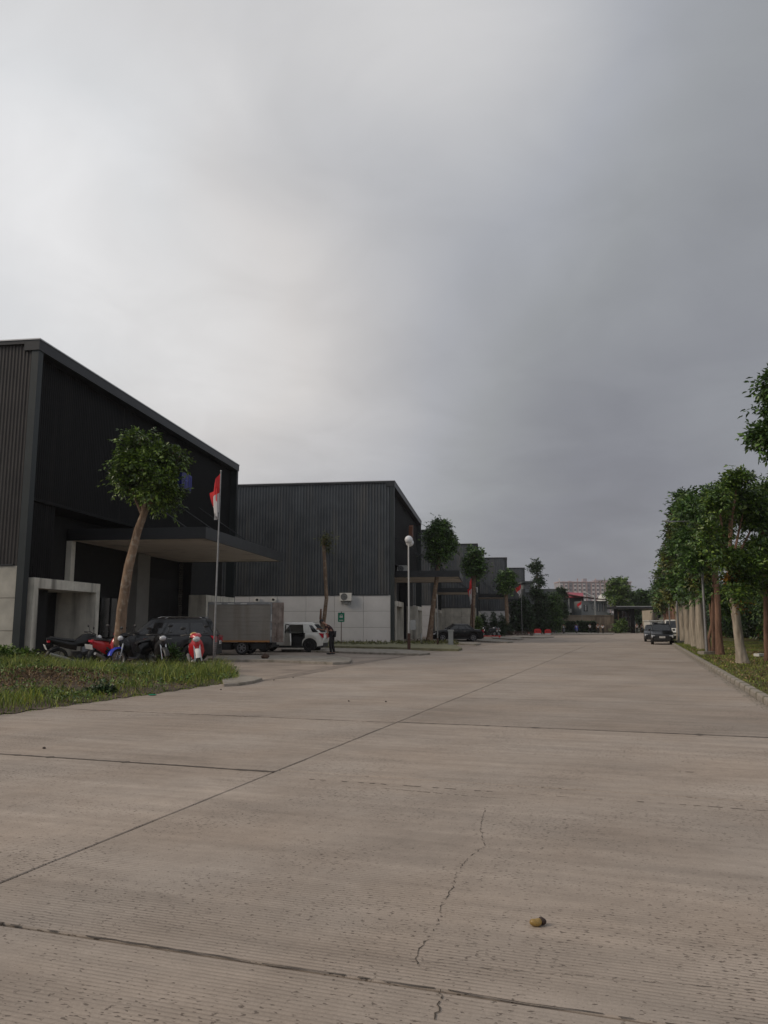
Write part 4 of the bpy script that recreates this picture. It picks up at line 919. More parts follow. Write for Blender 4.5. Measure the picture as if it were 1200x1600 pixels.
specs = [((1097, 1017), 46.5, 'broad pale trunk, first of the close set pale trunks beyond the lamp post', 1090, 0.38, 'bark_pale', [(1090, 800, 24, 26, 0), (1088, 850, 24, 32, 0), (1094, 905, 22, 30, 0), (1078, 880, 16, 30, -1)], 12000),
         ((1087, 1013), 51, 'pale trunk, second of the close set pale trunks', 1080, 0.36, 'bark_pale', [(1080, 792, 20, 22, 0), (1078, 830, 20, 32, 0), (1080, 890, 22, 36, 0)], 11000),
         ((1077, 1008), 58, 'pale furrowed trunk, third of the close set pale trunks', 1070, 0.44, 'bark_pale', [(1070, 782, 12, 16, 0), (1066, 810, 16, 26, 0), (1066, 860, 18, 36, 0), (1070, 915, 20, 24, 0)], 10000),
         ((1069, 1004.5), 65, 'pale trunk, fourth of the close set pale trunks', 1062, 0.44, 'bark_pale', [(1060, 820, 14, 26, 0), (1057, 870, 16, 34, 0), (1060, 920, 20, 22, 0)], 9000),
         ((1062, 1002), 72, 'pale mottled trunk, last before the reddish ones', 1056, 0.42, 'bark2', [(1053, 835, 10, 24, 0), (1052, 875, 14, 30, 0), (1053, 920, 18, 22, 0)], 8000),
         ((1055, 999), 81, 'reddish trunk behind the parked cars', 1050, 0.40, 'bark3', [(1048, 870, 12, 26, 0), (1046, 910, 16, 26, 0)], 7000),
         ((1049, 997), 92, 'second reddish trunk behind the parked cars', 1045, 0.40, 'bark3', [(1043, 890, 11, 24, 0), (1041, 922, 13, 22, 0)], 6000),
         ((1045, 995), 104, 'far trunk in shade beyond the reddish ones', 1040, 0.40, 'bark3', [(1037, 908, 10, 22, 0), (1036, 935, 12, 16, 0)], 5000),
         ((1041, 993), 118, 'last tree of the right row, its crown against the sky', 1035, 0.40, 'bark3', [(1031, 918, 8, 17, 0), (1030, 940, 10, 14, 0)], 5000)]
for i, (b_, Yv, lb, tx, r0, bk, lobes, n) in enumerate(specs):
    rt(lb, b_, Yv, [(b_[0] + 1, b_[1] + 2), (b_[0] - 0.5, b_[1] - 20), (tx + 2, 950), (tx, 905)], [r0 * 1.1, r0 * 0.85, r0 * 0.72, r0 * 0.5], lobes, n, 0.20 + 0.0018 * Yv, 0.095 + 0.0009 * Yv, M[('leaf2', 'leaf3', 'leaf2', 'leaf_olive')[i % 4]], M[bk], 30 + i, 3, blossom=[(1064, 790), (1053, 803)] if i == 2 else None)
q_ = atY(1143, 900, 29.6); tt_ = [o for o in bpy.data.objects if o.get('label', '').startswith('stout pale trunk')][0]; l0 = q_ - tt_.location
crown([(l0.x, l0.y - 0.25, l0.z, 0.35, 0.25, 0.3), (l0.x + 0.2, l0.y - 0.3, l0.z - 1.0, 0.25, 0.2, 0.2)], 60, 6, 0.13, 0.06, M['leaf_orange'], tt_, 'withered_leaves')
# extra thin stems that stand in the row
for i, (px, pyb, pyt, lb) in enumerate(((1082, 1011, 940, 'thin pale sapling stem between the second and third pale trunks'), (1092, 1015, 938, 'thin pale sapling stem between the first and second pale trunks'), (1066, 1003, 938, 'slim grey sapling stem before the fourth pale trunk'))):
    base = ground(px, pyb); YY = base.y; base.z = 0.12
    t = thing('sapling', lb, 'tree', base, 0, 'saplings among the pale trunks')
    e = atY(px - 3, pyt, YY) - base
    rough_tube([(0, 0, -.1), (e.x * 0.4, 0.1, e.z * 0.5), e], [0.17, 0.13, 0.1], 8, i, 0.06, 0.2).build('trunk', M['bark_pale'], t, smooth='all')
    crown([(e.x, 0, e.z + 0.5, 0.8, 0.8, 1.0)], 120, 6, 0.24, 0.11, M['leaf2'], t)
# screen of shrubs behind the row
for i in range(15):
    u = 27 + i * 7.2 + rnd.uniform(-1.2, 1.2); v = 10.2 + rnd.uniform(-0.7, 1.2) + (0.8 if i < 2 else 0)
    c = RP(u, v, 0.1); hgt = rnd.uniform(5.6, 8.6) if i < 9 else rnd.uniform(4.5, 7)
    t = thing('screen_shrub', 'tall dark shrub in the dense screen behind the right row of trees', 'shrub', c, 0, 'screen of tall shrubs behind the right row')
    st = MB(); lbs = []
    for k in range(5):
        a = rnd.random() * 6.28; q = rnd.uniform(0.4, 2.6); zz = hgt * rnd.uniform(0.25, 0.75)
        lbs.append((q * math.cos(a) * 0.7, q * math.sin(a) * 1.2, zz, 1.9, 1.9, hgt * 0.32)); st.tube([(0, 0, -.1), (q * math.cos(a) * 0.3, q * math.sin(a) * 0.5, zz * 0.6), lbs[-1][:3]], [0.09, 0.06, 0.02], 6)
    st.build('stem', M['bark3'], t)
    crown(lbs, 2000 if i < 6 else 1100, 6, 0.24 + 0.012 * i, 0.11 + 0.005 * i, M[('leaf3', 'leaf2')[i % 2] if i < 6 else ('leaf2' if i % 3 == 0 else 'leaf_dark')], t, 'foliage', shell=0.45)
t = thing('hedge', 'dark clipped hedge closing the lawn behind the right row of trees', 'hedge', RP(20, 11.5, 0), RZ_R)
P = np.stack([rng.random(15000) ** 1.3 * 125, -rng.random(15000) * 0.9 - 0.0, 0.1 + 2.6 * rng.random(15000)], 1); D = np.tile(np.array([[0, 1.0, 0.3]]), (15000, 1))
V, F = leaves(P, D, 4, 0.20, 0.10); tag(npmesh('foliage', V, F, M['leaf_dark'], t), kind='stuff')
MB().mm((0, -1.3, 0), (125, -0.95, 2.6)).build('hedge_core', M['leaf_dark'], t)

# ------------------------------------------------------------------ grass and weeds
def inside(poly, x, y):
    c = np.zeros(len(x), bool); n = len(poly)
    for i in range(n):
        x1, y1 = poly[i][:2]; x2, y2 = poly[(i + 1) % n][:2]
        k = ((y1 > y) != (y2 > y)) & (x < (x2 - x1) * (y - y1) / (y2 - y1 + 1e-9) + x1); c ^= k
    return c
def fbm(x, y, s):
    return (np.sin(x * s + 1.3 * np.sin(y * s * 0.7)) + np.sin(y * s * 1.31 + 2.1 + 1.7 * np.sin(x * s * 0.53)) + 0.5 * np.sin((x + y) * s * 2.3 + 0.7)) / 2.5
gp = [ground(*p) for p in ((-60, 1129), (0, 1119), (120, 1102), (250, 1084), (330, 1072), (368, 1066), (374, 1061), (362, 1054), (345, 1049), (325, 1051), (250, 1050), (190, 1048), (120, 1049), (60, 1044), (0, 1040), (-120, 1038), (-330, 1080))]
def mound(x, y):   # height of the weedy patch
    d1 = np.exp(-(((x + 9.2) / 2.4) ** 2 + ((y - 20.6) / 2.0) ** 2)); return 0.06 + 0.34 * d1 + 0.08 * np.exp(-(((x + 13.5) / 2.5) ** 2 + ((y - 24) / 2.5) ** 2)) * 3 + 0.03 * fbm(x, y, 2.1)
def patch():
    xs = np.linspace(-27, -3, 120); ys = np.linspace(11, 34, 110); X, Yg = np.meshgrid(xs, ys); ins = inside(gp, X.ravel(), Yg.ravel()).reshape(X.shape)
    vs = []; fs = []; idx = {}
    Z = mound(X, Yg)
    def vid(i, j):
        if (i, j) not in idx:
            nb = ins[max(0, i - 3):i + 4, max(0, j - 3):j + 4].mean(); nb = min(1.0, max(0.0, (nb - 0.5) * 2.2)); idx[(i, j)] = len(vs); vs.append((X[i, j], Yg[i, j], Z[i, j] * nb + 0.004 + 0.004 * nb))
        return idx[(i, j)]
    for i in range(len(ys) - 1):
        for j in range(len(xs) - 1):
            if ins[i, j] and ins[i + 1, j] and ins[i, j + 1] and ins[i + 1, j + 1]: fs.append((vid(i, j), vid(i, j + 1), vid(i + 1, j + 1), vid(i + 1, j)))
    return MB().add(vs, fs).build('weed_bank', M['soil'], smooth='all', fixn=False)
struct(patch())
def to_u(x, y): return x * math.cos(AR) - y * math.sin(AR)
def blades(x, y, z, h, wd, m, name, label, bend=0.5, cat='grass'):
    n = len(x); a = rng.random(n) * 2 * np.pi; s = np.stack([np.cos(a), np.sin(a), 0 * a], 1) * (wd * 0.5)[:, None]
    l = rng.random(n) * 2 * np.pi; ln = np.stack([np.cos(l), np.sin(l), 0 * l], 1) * (h * bend * (0.3 + rng.random(n)))[:, None]
    c = np.stack([x, y, z], 1); up = np.zeros((n, 3)); up[:, 2] = h
    V = np.stack([c - s, c + s, c + up * 0.6 + ln * 0.35 + s * 0.8, c + up * 0.6 + ln * 0.35 - s * 0.8, c + up * 0.93 + ln], 1).reshape(-1, 3)
    i = np.arange(n)[:, None] * 5; F = np.concatenate([i + [[0, 1, 2]], i + [[0, 2, 3]], i + [[3, 2, 4]]], 1).reshape(-1, 3)
    return tag(npmesh(name, V, F, m), label, cat, kind='stuff')
N_ = 240000; x = rng.uniform(-26, -3.5, N_); y = rng.uniform(12.5, 33, N_)
dens = fbm(x, y, 1.1) + 0.5 * fbm(x, y, 3.7)
bare = np.exp(-(((x + 8.9) / 2.6) ** 2 + ((y - 19.4) / 1.7) ** 2)) * 1.9
k = inside(gp, x, y) & (rng.random(N_) < np.clip(0.62 + 0.42 * dens - 0.62 * bare, 0.05, 1))
x, y = x[k], y[k]; edge = np.clip((to_u(x, y) + 10.62) / -0.9, 0.15, 1); tall = edge * np.clip(0.25 + 0.14 * fbm(x, y, 0.9) + 0.10 * (fbm(x, y, 3.1) > 0.3) + 0.06 * (y > 22), 0.08, 0.5)
blades(x, y, mound(x, y) * 0.8 * edge, tall * rng.uniform(0.4, 1.3, len(x)), rng.uniform(0.007, 0.019, len(x)), M['grass_g'], 'grass', 'rank green grass on the weedy bank at the left roadside', 0.6)
k = rng.random(len(x)) < 0.10; xd, yd, td = x[k] + 0.03, y[k] + 0.02, tall[k]
blades(xd, yd, mound(xd, yd) * 0.8 * edge[k], td * rng.uniform(0.6, 1.7, len(xd)), rng.uniform(0.006, 0.013, len(xd)), M['grass_dry'], 'dry_grass', 'thin straw coloured stalks among the green grass at the left roadside', 0.7)
N_ = 22000; x = rng.uniform(-26, -3.5, N_); y = rng.uniform(12.5, 32, N_); k = inside(gp, x, y) & (fbm(x, y, 1.7) + 0.8 * fbm(x + 5, y, 4.1) > 0.1)
x, y = x[k], y[k]; P = np.stack([x, y, mound(x, y) * 0.9 + 0.02 + 0.28 * rng.random(len(x)) * (0.5 + 0.5 * (fbm(x, y, 2.2) > 0))], 1); D = np.tile([[0, 0, 1.0]], (len(x), 1))
V, F = leaves(P, D, 5, 0.065, 0.032, 0.1, 1.0); tag(npmesh('weeds', V, F, M['leaf3']), 'broad leaved weeds mixed through the grass at the left roadside', 'weeds', kind='stuff')
N_ = 4200; x = rng.normal(-9.2, 1.5, N_); y = rng.normal(20.0, 1.5, N_); k = inside(gp, x, y); x, y = x[k], y[k]
P = np.stack([x, y, mound(x, y) + 0.01 + 0.05 * rng.random(len(x))], 1); V, F = leaves(P, np.tile([[0, 0, .3]], (len(x), 1)), 3, 0.065, 0.025, 0.3, 1.2)
tag(npmesh('dead_leaves', V, F, M['litter']), 'brown dead leaves and twigs on the heap in the weedy bank', 'dead leaves', kind='stuff')
bush('shrub', 'low bright green bush at the corner of the nearest warehouse, far left', 20, 1032, [(10, 1022, 28, 13), (38, 1028, 22, 12), (-15, 1025, 26, 15), (-50, 1022, 30, 16)], 9000, 0.14, 0.07, M['leaf3'], None, 28.0, shell=0.3)
bush('shrub', 'knee high leafy weed clump between the dark motorcycles and the scooter', 270, 1040, [(268, 1022, 9, 13), (276, 1032, 10, 9)], 1500, 0.11, 0.055, M['leaf2'], None, 28.3, shell=0.3)
bush('shrub', 'dark trailing weed clump on the near slope of the bank', 150, 1082, [(150, 1082, 17, 5), (165, 1080, 14, 5)], 1500, 0.09, 0.045, M['leaf_dark'], None, 17.6, shell=0.3)
# verge lawn on the right
N_ = 170000; u = 3 + 69 * rng.random(N_) ** 1.3; v = 2.5 + rng.random(N_) * 8.5
X_ = u * math.sin(AR) + v * math.cos(AR); Y_ = u * math.cos(AR) - v * math.sin(AR)
k = rng.random(N_) < np.clip(0.45 + 0.5 * fbm(X_, Y_, 1.3) + 0.25 * (Y_ > 26), 0.08, 1); X_, Y_, u, v = X_[k], Y_[k], u[k], v[k]
zz = 0.11 + 0.05 * np.sin(u * 0.7 + v) * np.sin(v * 1.3) * np.minimum(1, (v - 2.46) / 2.4)
g1 = rng.random(len(X_)) < np.clip(0.30 + (Y_ - 18) * 0.022, 0.3, 0.7)
blades(X_[g1], Y_[g1], zz[g1], rng.uniform(0.03, 0.10, g1.sum()), rng.uniform(0.01, 0.025, g1.sum()), M['grass_g'], 'grass', 'short green grass of the right verge', 0.9)
blades(X_[~g1], Y_[~g1], zz[~g1], rng.uniform(0.02, 0.08, (~g1).sum()), rng.uniform(0.012, 0.03, (~g1).sum()), M['grass_dry'], 'dry_grass', 'dry yellowed grass of the right verge', 1.2)
N_ = 6000; u = 12 + 40 * rng.random(N_) ** 1.4; v = 2.6 + rng.random(N_) * 5; P = np.stack([u * math.sin(AR) + v * math.cos(AR), u * math.cos(AR) - v * math.sin(AR), np.full(N_, 0.15)], 1)
V, F = leaves(P, np.tile([[0, 0, .2]], (N_, 1)), 1, 0.07, 0.04, 0.1, 1.3); tag(npmesh('fallen_leaves', V, F, M['litter']), 'brown fallen leaves scattered on the right verge', 'fallen leaves', kind='stuff')
# moss tufts on the strip before the grey wall
P = []
for _ in range(1500):
    q = ground(rnd.uniform(420, 715), rnd.uniform(1003.5, 1010)); P.append((q.x, q.y, 0.13))
P = np.array(P); V, F = leaves(P, np.tile([[0, 0, .6]], (len(P), 1)), 4, 0.16, 0.05, 0.0, 1.0); tag(npmesh('weeds', V, F, M['leaf_olive']), 'yellowish low weeds along the foot of the grey panel wall', 'weeds', kind='stuff')

# ------------------------------------------------------------------ vehicles
def wheel(parent, x, y, r, wd, rim_m, side, spokes=5, name='wheel'):
    ty = MB()
    prof = [(r * 0.66, -wd / 2), (r * 0.93, -wd / 2), (r, -wd * 0.32), (r, wd * 0.32), (r * 0.93, wd / 2), (r * 0.66, wd / 2)]
    n = 26; vs = []; fs = []
    for k in range(n):
        a = 2 * math.pi * k / n
        for (q, yy) in prof: vs.append((q * math.cos(a), yy, q * math.sin(a)))
    m_ = len(prof)
    for k in range(n):
        j = (k + 1) % n
        for q in range(m_): fs.append((k * m_ + q, k * m_ + (q + 1) % m_, j * m_ + (q + 1) % m_, j * m_ + q))
    ty.add(vs, fs); o = ty.build(name, M['tyre'], parent, smooth=True); o.location = (x, y, r)
    rm = MB(); rm.disc((0, 0, 0), r * 0.56, r * 0.665, -wd * 0.45, wd * 0.45, 26)
    for k in range(spokes):
        a = 2 * math.pi * k / spokes; c, s = math.cos(a), math.sin(a); w_ = r * 0.09
        yy = side * wd * 0.36
        rm.add([(c * r * .08 - s * w_, yy, s * r * .08 + c * w_), (c * r * .6 - s * w_ * .8, yy, s * r * .6 + c * w_ * .8), (c * r * .6 + s * w_ * .8, yy, s * r * .6 - c * w_ * .8), (c * r * .08 + s * w_, yy, s * r * .08 - c * w_),
                (c * r * .08 - s * w_, yy - side * .04, s * r * .08 + c * w_), (c * r * .6 - s * w_ * .8, yy - side * .04, s * r * .6 + c * w_ * .8), (c * r * .6 + s * w_ * .8, yy - side * .04, s * r * .6 - c * w_ * .8), (c * r * .08 + s * w_, yy - side * .04, s * r * .08 - c * w_)],
               [(0, 1, 2, 3), (4, 5, 6, 7), (0, 1, 5, 4), (3, 2, 6, 7), (1, 2, 6, 5)])
    rm.disc((0, 0, 0), 0.0, r * 0.13, side * wd * 0.30, side * wd * 0.42, 10)
    rm.build('rim', rim_m, o, smooth=True)
    MB().disc((0, 0, 0), 0.0, r * 0.55, side * wd * 0.02, side * wd * 0.10, 20).build('brake_disc', M['blackplastic'], o)
    return o
def lerp_profile(pts, x):
    for (x0, z0), (x1, z1) in zip(pts, pts[1:]):
        if x <= x1: return z0 + (z1 - z0) * max(0, (x - x0)) / (x1 - x0 + 1e-9)
    return pts[-1][1]
def car(name, label, cat, loc, rz, paint, L=4.4, W=1.75, Hh=1.6, top=None, belt=1.0, A=0.9, B=0.35, C=-1.5, D=-2.0, rw=0.33, wx=(1.38, -1.32), sill=0.24, rimm='rim', opening=None, wins=((.05, .35), (.38, .68), (.71, .93)), rails=False, spokes=5, trim=None, spare=False, group=None):
    T = thing(name, label, cat, loc, rz, group); P = M[paint]; h = L / 2
    top = top or [(-h, 0.86), (-h + 0.06, belt - 0.03), (D, belt), (A, belt), (h - 0.45, belt - 0.16), (h - 0.08, belt - 0.30), (h, belt - 0.42)]
    xs = sorted(set([round(-h + L * i / 30, 4) for i in range(31)] + [round(c + rw * 1.17 * math.cos(a), 4) for c in wx for a in np.linspace(0, math.pi, 13)] + ([opening[0], opening[1]] if opening else [])))
    xs = [x for i, x in enumerate(xs) if i == 0 or x - xs[i - 1] > 0.004]
    rows = [(0.0, 0.955), (0.25, 0.99), (0.55, 1.0), (0.80, 0.985), (0.94, 0.955), (1.0, 0.89)]
    R = []
    for x in xs:
        e = max(0, (abs(x) - 0.36 * L) / (0.14 * L)); wf = 1 - 0.13 * e * e - (0.05 * (e > 0.95))
        zt = lerp_profile(top, x); zb = sill + 0.10 * e
        for c in wx:
            dx = abs(x - c); ra = rw * 1.17
            if dx < ra - 1e-4: zb = max(zb, rw + math.sqrt(ra * ra - dx * dx))
        sec = []
        for (t, f) in rows: sec.append((x, W / 2 * f * wf, zb + (zt - zb) * t))
        sec.append((x, 0, zt + 0.035 * (1 - 0.5 * e)))
        R.append(sec)
    nr = len(R[0]); vs = [p for s in R for p in s] + [(p[0], -p[1], p[2]) for s in R for p in s]; off = len(R) * nr; fs = []
    for i in range(len(R) - 1):
        for k in range(nr - 1):
            q = (i * nr + k, (i + 1) * nr + k, (i + 1) * nr + k + 1, i * nr + k + 1)
            skip = opening and xs[i] >= opening[0] - 1e-3 and xs[i + 1] <= opening[1] + 1e-3 and (1 <= k <= 4 or (k == 0 and xs[i] > opening[2]))
            if not skip: fs.append(q)
            fs.append(tuple(off + j for j in reversed(q)))
    for i, rev in ((0, 1), (len(R) - 1, 0)):
        f = [i * nr + k for k in range(nr)] + [off + i * nr + k for k in range(nr - 2, -1, -1)]; fs.append(tuple(f if rev else reversed(f)))
    b = MB().add(vs, fs); b.build('body', P, T, smooth=True, fixn=False)
    # under body, dark
    ub = MB(); ub.mm((-h + 0.15, -W / 2 + 0.25, sill - 0.04), (h - 0.15, W / 2 - 0.25, belt - 0.25)); ub.mm((wx[1] + rw * 1.2, -W / 2 + 0.09, sill - 0.02), (wx[0] - rw * 1.2, W / 2 - 0.09, sill + 0.12)); ub.build('underbody', M['blackplastic'], T)
    # greenhouse
    wb, wt = W / 2 * 0.915, W / 2 * 0.74
    def gp_(s, t, side, o=0.0):
        x0 = D + (C - D) * t; x1 = A + (B - A) * t; x = x0 + (x1 - x0) * s
        bow = 0.03 * (1 - (2 * s - 1) ** 2)
        y = (wb + (wt - wb) * (t ** 1.3)) - 0.03 * (1 if s in (0, 1) else 0) + bow * 0.6 + o
        z = belt - 0.01 + (Hh - 0.05 - belt) * t
        return Vector((x, side * y, z))
    tt = [0, 0.3, 0.6, 0.86, 1.0]; ss = [0, 0.02] + [0.02 + 0.96 * i / 12 for i in range(1, 13)] + [1.0]
    vs = []; fs = []
    for side in (1, -1):
        o = len(vs)
        for t in tt:
            for s in ss: vs.append(gp_(s, t, side))
        m_ = len(ss)
        for i in range(len(tt) - 1):
            for j in range(m_ - 1):
                sx_ = (ss[j] + ss[j + 1]) / 2; xx = gp_(sx_, 0.5, 1).x
                if side == 1 and opening and opening[0] + 0.05 < xx < opening[1] - 0.05 and tt[i] < 0.8: continue
                fs.append((o + i * m_ + j, o + i * m_ + j + 1, o + (i + 1) * m_ + j + 1, o + (i + 1) * m_ + j) if side == 1 else (o + i * m_ + j, o + (i + 1) * m_ + j, o + (i + 1) * m_ + j + 1, o + i * m_ + j + 1))
    m_ = len(ss); no = len(tt) * m_
    for i in range(len(tt) - 1):   # front and back slopes
        for j in (0, m_ - 1): fs.append((i * m_ + j, (i + 1) * m_ + j, no + (i + 1) * m_ + j, no + i * m_ + j))
    base = len(vs); top_i = (len(tt) - 1) * m_
    for s in ss: p = gp_(s, 1, 1); vs.append((p.x, p.y * 0.86, Hh - 0.015))
    for s in ss: p = gp_(s, 1, 1); vs.append((p.x, 0, Hh + 0.0))
    for s in ss: p = gp_(s, 1, 1); vs.append((p.x, -p.y * 0.86, Hh - 0.015))
    seq = [top_i, base, base + m_, base + 2 * m_, no + top_i]
    for a_, c_ in zip(seq, seq[1:]):
        for j in range(m_ - 1): fs.append((a_ + j, a_ + j + 1, c_ + j + 1, c_ + j))
    for j in (0, m_ - 1): fs.append((seq[0] + j, seq[1] + j, seq[2] + j, seq[3] + j, seq[4] + j))
    MB().add(vs, fs).build('cabin', P, T, smooth=True)
    gl_ = M['glass']
    for k, (s0, s1) in enumerate(wins):
        for side in (1, -1):
            t0, t1 = 0.09, 0.80
            if side == 1 and opening:
                xm = gp_((s0 + s1) / 2, 0.5, 1).x
                if opening[0] < xm < opening[1]: continue
            sh = 0.05 if k == len(wins) - 1 else 0; sr = 0.03 if k == 0 else 0
            c0 = [gp_(s0, t0, side, .006), gp_(s1, t0, side, .006), gp_(s1 - sh, t1, side, .006), gp_(s0 + sr, t1, side, .006)]
            mid = [gp_(s0 + sr * .5, (t0 + t1) / 2, side, .010), gp_(s1 - sh * .5, (t0 + t1) / 2, side, .010)]
            MB().add([c0[0], c0[1], mid[1], c0[2], c0[3], mid[0]], [(0, 1, 2, 5), (5, 2, 3, 4)]).build('side_window', gl_, T)
    for nm, s, dx in (('windshield', 1, 1), ('rear_window', 0, -1)):
        q = []
        for t, sd in ((0.08, 1), (0.08, -1), (0.90, -1), (0.90, 1)):
            p = gp_(s, t, sd); q.append(Vector((p.x + dx * 0.012, p.y * 0.90, p.z)))
        q2 = [v - Vector((dx * 0.01, 0, 0)) for v in q]
        MB().add(q + q2, [(0, 1, 2, 3), (7, 6, 5, 4), (0, 1, 5, 4), (2, 3, 7, 6)]).build(nm, gl_, T)
    for side in (1, -1):
        for i, c in enumerate(wx): wheel(T, c, side * (W / 2 - 0.13), rw, 0.21, M[rimm], side, spokes)
        x = h - 0.10
        MB().prism([(h - 0.42, belt - 0.22), (h - 0.03, belt - 0.36), (h - 0.02, belt - 0.50), (h - 0.30, belt - 0.40)], side * (W / 2 * 0.62), side * (W / 2 * 0.93), 'y').build('headlight', M['lamp_clear'], T)
        MB().prism([(-h + 0.22, belt - 0.02), (-h - 0.012, belt - 0.05), (-h - 0.012, belt - 0.30), (-h + 0.07, belt - 0.22)], side * (W / 2 * 0.62), side * (W / 2 * 0.945), 'y').build('tail_light', M['lamp_red'], T)
        mr_ = MB(); mr_.ball((A - 0.22, side * (W / 2 + 0.07), belt + 0.08), (0.07, 0.12, 0.08), 10, 6); mr_.build('mirror', P, T, smooth='all')
        for xx in (-0.55, 0.45):
            if opening and side == 1 and xx < 0: continue
            MB().mm((xx - 0.09, side * (W / 2 - 0.012), belt - 0.17), (xx + 0.09, side * (W / 2 + 0.022), belt - 0.14)).build('handle', M['chrome' if paint != 'paint_white' else 'paint_white'], T)
        for xx in (A - 0.18, (A + D) / 2 + 0.12):
            MB().mm((xx, side * (W / 2 - 0.03), sill + 0.12), (xx + 0.012, side * (W / 2 + 0.002), belt - 0.06)).build('door_seam', M['blackplastic'], T)
        MB().mm((wx[1] + rw * 1.2, side * (W / 2 - 0.06), sill - 0.01), (wx[0] - rw * 1.2, side * (W / 2 + 0.005), sill + 0.09)).build('side_skirt', M['blackplastic'], T)
    bp_ = MB()
    for s, nm in ((1, 'front_bumper'), (-1, 'rear_bumper')):
        q = MB(); q.prism([(s * (h - 0.30), -W / 2 * .90), (s * (h + 0.02), -W / 2 * .70), (s * (h + 0.05), 0), (s * (h + 0.02), W / 2 * .70), (s * (h - 0.30), W / 2 * .90)], sill + 0.02, sill + 0.24, 'z'); q.build(nm, M['blackplastic'] if trim else P, T)
    MB().mm((h - 0.03, -0.42, belt - 0.50), (h + 0.025, 0.42, belt - 0.36)).build('grille', M['blackplastic'], T)
    for s, z in ((1, sill + 0.22), (-1, belt - 0.38)):
        o = MB().mm((s * (h + 0.03), -0.21, z), (s * (h + 0.058), 0.21, z + 0.13)).build('number_plate', M['plate'], T)
        q = MB(); r_ = random.Random(int(L * 100))
        for i in range(7):
            y = -0.16 + i * 0.048; q.mm((s * (h + 0.058), y, z + 0.035), (s * (h + 0.060), y + 0.022 + 0.008 * r_.random(), z + 0.10))
        q.build('plate_characters', M['plate_ink'], o)
    if rails:
        for side in (1, -1):
            MB().tube([(C + 0.15, side * (wt - 0.05), Hh + 0.0), (C + 0.25, side * (wt - 0.05), Hh + 0.055), (B - 0.45, side * (wt - 0.05), Hh + 0.055), (B - 0.3, side * (wt - 0.05), Hh + 0.0)], 0.018, 6).build('roof_rail', M['chrome'], T)
    return T
LEFT = RZ_B + math.pi / 2       # heading into the building, screen left

# dark SUV parked nose in, seen from rear three quarter
psuv = ground(262, 1040); sv = car('parked_car', 'dark grey SUV with roof rails parked behind the row of motorcycles', 'car', (psuv.x - 1.15, psuv.y + 3.1, 0), LEFT + rad(10), 'paint_dark', L=4.9, W=1.9, Hh=1.84, belt=1.14, A=1.05, B=0.35, C=-1.95, D=-2.36, rw=0.38, wx=(1.55, -1.45), sill=0.32, rimm='rim_dark', rails=True, trim=True, wins=((.05, .27), (.30, .62), (.65, .94)))
MB().mm((-2.47, -0.5, 1.03), (-2.45, 0.5, 1.075)).build('chrome_strip', M['chrome'], sv)
MB().prism([(0.30, 0), (0.62, 0.0), (0.56, 0.30), (0.50, 0.34)], 0, 0.01, 'y')
# white hatchback with the rear side door swung open
pw = ground(484, 1019)
wcar = car('hatchback_car', 'white hatchback with dark trim and its rear side door swung open, beside the stooping man', 'car', (0, 0, 0), LEFT, 'paint_white', L=4.15, W=1.8, Hh=1.70, belt=1.10, A=1.0, B=0.25, C=-1.45, D=-1.98, rw=0.37, wx=(1.38, -1.32), sill=0.28, rimm='rim_dark', trim=True, opening=(-1.05, 0.10, -0.90), wins=((.04, .16), (.30, .56), (.60, .94)), spokes=8)
# place so the near rear wheel stands at its spot
hd = Vector((math.cos(LEFT), math.sin(LEFT), 0)); sd = Vector((-math.sin(LEFT), math.cos(LEFT), 0))
wcar.location = Vector((pw.x, pw.y, 0)) + hd * 1.32 - sd * 0.77
it = MB(); it.mm((-1.12, -0.78, 0.40), (0.16, 0.55, 1.02)); it.build('interior', M['dark'], wcar)
MB().mm((-0.98, 0.0, 0.5), (-0.35, 0.68, 0.86)).build('seat', M['blackplastic'], wcar); MB().prism([(-1.02, .84), (-0.84, .84), (-0.98, 1.48), (-1.1, 1.48)], 0.05, 0.65, 'y').build('seat_back', M['blackplastic'], wcar)
dr = MB(); dr.prism([(0, 0.36), (-1.02, 0.40), (-1.06, 0.62), (-0.95, 1.08), (0, 1.08)], 0.0, 0.07, 'y'); o = dr.build('rear_door', M['paint_white'], wcar)
o.location = (0.08, 0.86, 0); o.rotation_euler = (0, 0, rad(-58))
fr = MB(); fr.tube([(0, 0.035, 1.08), (-0.04, 0.03, 1.58), (-0.66, 0.03, 1.56), (-0.95, 0.035, 1.08)], 0.028, 6); fr.build('window_frame', M['blackplastic'], o)
MB().mm((-0.9, -0.02, 0.45), (-0.08, -0.002, 1.0)).build('door_lining', M['blackplastic'], o)
MB().mm((-1.55, -0.02, 1.71), (-1.42, 0.02, 1.78)).build('aerial', M['paint_white'], wcar)
# open box truck
pt = ground(378, 1023)
tr = thing('box_truck', 'small box truck with a dull aluminium box and rusty folded back door', 'truck', (0, 0, 0), LEFT)
tl = Vector((-math.sin(LEFT), math.cos(LEFT), 0)); tr.location = Vector((pt.x, pt.y, 0)) + hd * 0.0 - sd * 0.68
